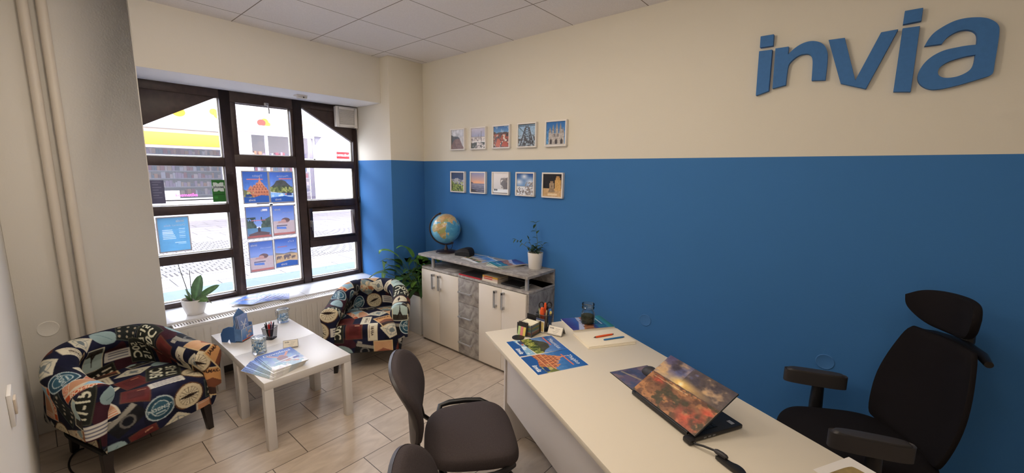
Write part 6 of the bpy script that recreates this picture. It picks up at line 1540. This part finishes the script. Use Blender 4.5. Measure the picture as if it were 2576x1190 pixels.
# leaflet dispenser on the coffee table
cdg = Cv(60, 90, 1, 1.5, seed=5); cdg.grad(0, 1.5, (70, 120, 190), (150, 180, 220)); cdg.blot((cdg.X > .4) & (cdg.Y > .2), 5, .55, (226, 170, 140), .8); cdg.rect(0, 0, 1, .14, (206, 96, 60))
ld = thing('leaflet_dispenser', 'blue cardboard leaflet dispenser with pointed back panel on the coffee table', 'dispenser', (0.285, -1.955, TZ), 0.66); ld.scale = (1.2, 1.2, 1.2)
M_BCARD = mat('blue_cardboard', (96, 134, 186), 0.6, noise=0.15, nscale=25)
MB().prism([[(-0.05, 0.0), (0.05, 0.0), (0.05, 0.155), (0.03, 0.178), (0.0, 0.205), (-0.05, 0.165)]], 0.003, My).build('back_panel', M_BCARD, ld, bevel=0.0005, seg=1)
pk = MB(); pk.box(0.003, 0.045, -0.05, -0.0475, 0.01, 0.085); pk.box(0.003, 0.045, 0.0475, 0.05, 0.01, 0.1); pk.box(0.003, 0.045, -0.05, 0.05, 0.008, 0.0105)
pk.build('pocket_sides', M_BCARD, ld)
sheet('pocket_front', cdg, 0.1, 0.075, 0.002, ld, (0.045, -0.05, 0.008), RW, M_PRINT_MATT)
fn_ = [(0.0, 0.0), (0.03, 0.0), (0.036, 0.022), (0.05, 0.0), (0.085, 0.0), (0.088, 0.05), (0.07, 0.085), (0.035, 0.1), (0.0, 0.1)]
MB().prism([[(-p[0], p[1]) for p in fn_]], 0.003, Matrix.Translation((0.0, -0.047, 0)) @ Mxz).build('side_foot', mat('deep_blue_cardboard', (64, 104, 160), 0.6), ld)
MB().prism([[(-p[0], p[1]) for p in fn_]], 0.003, Matrix.Translation((0.0, 0.05, 0)) @ Mxz).build('side_foot', mat('deep_blue_cardboard', (64, 104, 160), 0.6), ld)
cl_ = Cv(50, 90, 1, 1.8, (140, 162, 214), seed=6); cl_.noise(5, 20); cl_.line((.2, .5), (.8, 1.4), .08, (236, 238, 244)); cl_.line((.3, 1.4), (.7, .6), .06, (236, 238, 244)); cl_.line((.2, 1.1), (.8, 1.0), .05, (226, 230, 240))
for k in range(3):
    t = thing('leaflet', ('front', 'middle', 'rear')[k] + ' blue leaflet standing in the cardboard dispenser', 'leaflet', Vector((0.285, -1.955, TZ + 0.0145)) + Vector((math.cos(0.66), math.sin(0.66), 0)) * (0.042 - 0.012 * k) - Vector((-math.sin(0.66), math.cos(0.66), 0)) * 0.050, 0, 'leaflets in the dispenser')
    t.scale = (1.2, 1.2, 1.2); t.rotation_euler = (Matrix.Rotation(0.66, 4, 'Z') @ Matrix.Rotation(-0.10, 4, 'Y') @ Matrix(((0, 0, 1, 0), (1, 0, 0, 0), (0, 1, 0, 0), (0, 0, 0, 1)))).to_euler()
    sheet('print', cl_, 0.084, 0.15, 0.0012, t)

# ================================================================== PLANTS
M_POT = mat('white_ceramic', (236, 230, 222), 0.35); M_SOIL = mat('potting_soil', (64, 46, 34), 0.95, noise=0.4, nscale=120, bump=1.0, bscale=90)
M_STICK = mat('dark_green_stick', (56, 58, 44), 0.6)
def mat_leaf(name, c1, c2):
    m, nt, b, o = nodes_of(name)
    a = nt.nodes.new('ShaderNodeAttribute'); a.attribute_name = 'Col'
    nt.links.new(a.outputs['Color'], b.inputs['Base Color']); b.inputs['Roughness'].default_value = 0.38
    t = nt.nodes.new('ShaderNodeBsdfTranslucent'); nt.links.new(a.outputs['Color'], t.inputs['Color']); mx = nt.nodes.new('ShaderNodeMixShader'); mx.inputs[0].default_value = 0.3
    nt.links.new(b.outputs[0], mx.inputs[1]); nt.links.new(t.outputs[0], mx.inputs[2]); nt.links.new(mx.outputs[0], o.inputs[0])
    return m
M_LEAF = mat_leaf('green_leaf', None, None)
def leaf(parent, p0, d0, up, length, width, droop, col, shape=1.0, n=12, name='leaf', fold=0.15, clampf=None):
    """blade along a drooping midrib"""
    d = Vector(d0).normalized(); p = Vector(p0); up = Vector(up).normalized(); mid = []
    st = length / n
    for i in range(n + 1):
        mid.append((p.copy(), d.copy())); d = (d - Vector((0, 0, 1)) * droop * st / length * (0.4 + 1.2 * i / n)).normalized(); p = p + d * st
    m_ = 7; V = np.zeros((n + 1, m_, 3)); C = np.zeros((n + 1, m_, 3))
    for i, (q, dd) in enumerate(mid):
        t = i / n; wv = width / 2 * (math.sin(PI * min(1, t ** (0.75 * shape)) ) ** (0.52 if shape > 1.1 else 0.8) if 0 < t < 1 else 0.02)
        sd = dd.cross(up); sd = sd.normalized() if sd.length > 1e-4 else Vector((1, 0, 0)); nn = sd.cross(dd).normalized()
        for j in range(m_):
            s_ = -1 + 2 * j / (m_ - 1)
            v = q + sd * wv * s_ + nn * wv * fold * abs(s_) * 1.6
            if clampf: v = clampf(v)
            V[i, j] = v
            k = 1.0 + (0.25 if j == m_ // 2 else 0) + 0.08 * math.sin(i * 1.7 + j)
            C[i, j] = np.array(col) * k
    return grid_obj(name, V, np.clip(C, 0, 255), M_LEAF, parent)
rt = Vector((0.76, 0.65, 0)); fwd = Vector((0.65, -0.76, 0)); Z = Vector((0, 0, 1))
# orchid on the sill
oL = Vector((-0.365, -2.085, 0.5302))
orc = thing('potted_orchid', 'bloomless orchid in a white pot at the left end of the windowsill', 'plant', oL)
MB().lathe([(0.052, 0.0), (0.058, 0.003), (0.072, 0.045), (0.0825, 0.09), (0.0865, 0.128), (0.0865, 0.131), (0.082, 0.131), (0.078, 0.10), (0.001, 0.098)], 48, close=False).build('pot', M_POT, orc, smooth=True, angle=60)
MB().lathe([(0.078, 0.112), (0.05, 0.116), (0.001, 0.118)], 30, close=False).build('bark', M_SOIL, orc, smooth=True)
og_c = (84, 112, 74)
leaf(orc, rt * 0.01 + Z * 0.115, rt * 0.30 + Z * 1.0, fwd, 0.225, 0.092, 0.15, og_c, 1.25)
leaf(orc, rt * 0.02 + Z * 0.125, rt * 0.95 + Z * 0.62, fwd + Z * 0.5, 0.235, 0.058, 0.1, (88, 120, 74), 1.3)
leaf(orc, rt * 0.015 + Z * 0.118 + fwd * 0.01, rt * 0.9 + Z * 0.45 + fwd * 0.2, Z + fwd, 0.135, 0.066, 1.1, (92, 124, 70), 1.2)
leaf(orc, rt * 0.0 + Z * 0.112 + fwd * 0.02, rt * 0.35 + Z * 0.75 + fwd * 0.6, fwd, 0.10, 0.070, 0.9, (84, 112, 62), 1.2)
leaf(orc, rt * -0.01 + Z * 0.112, rt * -0.45 + Z * 1.0, fwd, 0.115, 0.030, 0.3, (108, 134, 96), 0.9)
leaf(orc, rt * -0.02 + Z * 0.112, rt * -0.8 + Z * 0.8, fwd, 0.075, 0.026, 0.2, (90, 116, 70), 0.9)
for a, b2, L, tilt in ((-0.024, 0.0, 0.31, -0.235), (-0.012, 0.006, 0.27, 0.02)):
    MB().tube([tuple(rt * a + fwd * b2 + Z * 0.10), tuple(rt * (a + tilt * L * 0.5) + fwd * b2 + Z * (0.10 + L * 0.5)), tuple(rt * (a + tilt * L) + fwd * b2 + Z * (0.10 + L))], [0.003, 0.0026, 0.0022], 8).build('support_stick', M_STICK, orc, smooth=True)
MB().tube([tuple(rt * 0.07 + Z * 0.118), tuple(rt * 0.11 + Z * 0.122), tuple(rt * 0.135 + Z * 0.10), tuple(rt * 0.142 + Z * 0.092)], [0.004, 0.0038, 0.0032, 0.002], 8).build('aerial_root', mat('grey_root', (150, 156, 136), 0.7), orc, smooth=True)
# small plant on the sideboard
sL = Vector((1.640, -0.098, 0.9022))
spn = thing('potted_plant', 'small bushy potted plant in a white pot at the right end of the sideboard', 'plant', sL)
MB().lathe([(0.053, 0.0), (0.056, 0.003), (0.067, 0.138), (0.067, 0.142), (0.062, 0.142), (0.060, 0.115), (0.001, 0.113)], 48, close=False).build('pot', M_POT, spn, smooth=True, angle=60)
MB().lathe([(0.060, 0.122), (0.03, 0.126), (0.001, 0.127)], 30, close=False).build('soil', M_SOIL, spn, smooth=True)
def sprig(path, lv):
    P_, _ = resample([tuple(p) for p in path], 0.01)
    MB().tube([tuple(p) for p in P_], list(np.linspace(0.0028, 0.0012, len(P_))), 6).build('stem', mat('green_stem', (92, 104, 64), 0.6), spn, smooth=True)
    for t, sgn, L, w_, el in lv:
        p = Vector(P_[min(len(P_) - 1, int(t * (len(P_) - 1)))])
        leaf(spn, p, rt * sgn + Z * el + fwd * random.uniform(-.5, .5), Z, L, w_, 0.7, random.choice([(58, 84, 46), (66, 94, 50), (50, 74, 42)]), 0.9, n=7, fold=0.2)
sprig([rt * 0.01 + Z * 0.12, rt * 0.015 + Z * 0.24, rt * 0.0 + Z * 0.34, rt * -0.004 + Z * 0.405], [(.98, -1, .055, .026, .5), (.98, .8, .045, .022, .7), (.96, -.3, .05, .028, -.6), (.82, -.9, .012, .01, .1), (.74, -1, .05, .022, .25), (.66, .6, .045, .022, .9), (.5, -.9, .045, .022, .5), (.36, .9, .05, .024, .5), (.34, -.8, .04, .024, .1), (.25, .8, .05, .03, .2), (.2, -.7, .05, .03, .2)])
sprig([rt * -0.01 + Z * 0.12, rt * -0.05 + Z * 0.17, rt * -0.10 + Z * 0.205, rt * -0.155 + Z * 0.245, rt * -0.18 + Z * 0.255], [(.98, -.8, .04, .02, -.9), (.99, -1, .035, .018, .3), (.9, -.3, .025, .012, -.8), (.75, .3, .035, .02, 1), (.65, -.6, .04, .022, -.5), (.55, .5, .04, .02, 1.0), (.45, .3, .04, .024, -.5), (.3, -.5, .045, .026, .8), (.2, .4, .04, .026, .4)])
sprig([rt * -0.005 + Z * 0.12, rt * -0.04 + Z * 0.2, rt * -0.065 + Z * 0.265], [(.98, -.3, .04, .018, 1), (.9, .9, .02, .018, .3), (.7, -.9, .03, .018, .6), (.5, .8, .04, .024, .3)])
sprig([rt * 0.02 + Z * 0.12, rt * 0.05 + Z * 0.19, rt * 0.075 + Z * 0.225], [(.98, 1, .05, .02, .4), (.8, -.6, .035, .02, .8), (.6, 1, .04, .024, .1), (.4, .9, .045, .026, .0)])
for k in range(34):
    a = random.uniform(0, 2 * PI); rr = random.uniform(0.005, 0.045); p = rt * rr * math.cos(a) + fwd * rr * math.sin(a) + Z * random.uniform(0.13, 0.19)
    leaf(spn, p, rt * math.cos(a) + fwd * math.sin(a) + Z * random.uniform(.1, 1.0), Z, random.uniform(.032, .05), random.uniform(.022, .032), 0.9, random.choice([(54, 78, 44), (62, 88, 48), (46, 68, 40)]), 0.85, n=6, fold=0.2)
# large leafy plant in the corner
pl_ = thing('large_leafy_plant', 'large plant with broad drooping leaves in a tall white planter in the corner', 'plant', (0.205, -0.215, 0))
MB().taper(0, 0, 0.0, 0.43, 0.125, 0.125, 0.155, 0.155).build('planter', mat('white_planter', (226, 222, 216), 0.5), pl_, bevel=0.006)
box('soil', -0.14, 0.14, -0.14, 0.14, 0.43, 0.434, M_SOIL, pl_)
def keep(v):
    x, y, z = v.x + 0.205, v.y - 0.215, v.z
    y = min(y, -0.012)
    if y > -0.435: x = max(x, 0.012)
    if z < 0.96: x = min(x, 0.368)
    y = max(y, -0.62)
    return Vector((x - 0.205, y + 0.215, z))
rg = random.Random(21)
plant_leaves = []
for k in range(64):
    a = rg.uniform(0, 2 * PI); el = rg.uniform(0.6, 2.6); L1 = rg.uniform(0.14, 0.42)
    dirv = (rt * math.cos(a) + fwd * math.sin(a)); plant_leaves.append((dirv, el, L1, rg.uniform(0.19, 0.31), rg.uniform(0.075, 0.125), rg.uniform(1.0, 2.2), rg.choice([(58, 92, 46), (70, 110, 52), (44, 74, 38), (52, 84, 44), (96, 138, 58)])))
plant_leaves += [(rt * -0.9 + fwd * 0.75, 1.1, 0.48, 0.30, 0.08, 2.2, (92, 138, 58)), (rt * -0.9 + fwd * 0.8, 0.85, 0.42, 0.27, 0.075, 2.2, (88, 130, 60)), (rt * -0.8 + fwd * 0.7, 1.6, 0.50, 0.28, 0.085, 2.0, (84, 128, 54)), (rt * -0.7 + fwd * 0.4, 2.2, 0.46, 0.28, 0.11, 1.8, (110, 156, 70)), (rt * -0.3 + fwd * 0.3, 2.6, 0.40, 0.26, 0.11, 2.2, (96, 142, 66)), (rt * 0.1 + fwd * 0.5, 2.6, 0.36, 0.20, 0.10, 2.2, (120, 168, 66)), (rt * 0.5 + fwd * 0.9, 1.0, 0.2, 0.26, 0.12, 2.4, (66, 100, 56)), (rt * 0.9 + fwd * 0.5, 1.6, 0.34, 0.16, 0.06, 1.4, (84, 120, 60)), (rt * -0.2 + fwd * 1, 1.2, 0.25, 0.24, 0.11, 2.2, (60, 96, 50))]
for dirv, el, L1, L2, w_, dr_, col in plant_leaves:
    d0 = (dirv + Z * el).normalized(); p0 = dirv * 0.04 + Z * 0.43; pts = []
    p = Vector(p0); dd = d0.copy()
    for i in range(7): pts.append(tuple(keep(p))); p = p + dd * L1 / 6; dd = (dd - Z * 0.07 + dirv * 0.03).normalized()
    MB().tube(pts, list(np.linspace(0.004, 0.0025, 7)), 6).build('leaf_stalk', mat('green_stalk', (80, 112, 56), 0.5), pl_, smooth=True)
    leaf(pl_, pts[-1], dd, Z, L2, w_, dr_, col, 0.85, n=12, clampf=keep)
# loose cable on the floor under the left armchair
tag(MB().tube([(0.36 - 0.10 * math.cos(a) + 0.05 * a, -2.855 - 0.055 * math.sin(a) + 0.012 * a, 0.006) for a in np.linspace(-0.9, 4.0, 26)], 0.005, 8).build('floor_cable', M_BLACKP, smooth=True), 'thin black cable lying on the floor under the armchair below the pipes', 'cable')
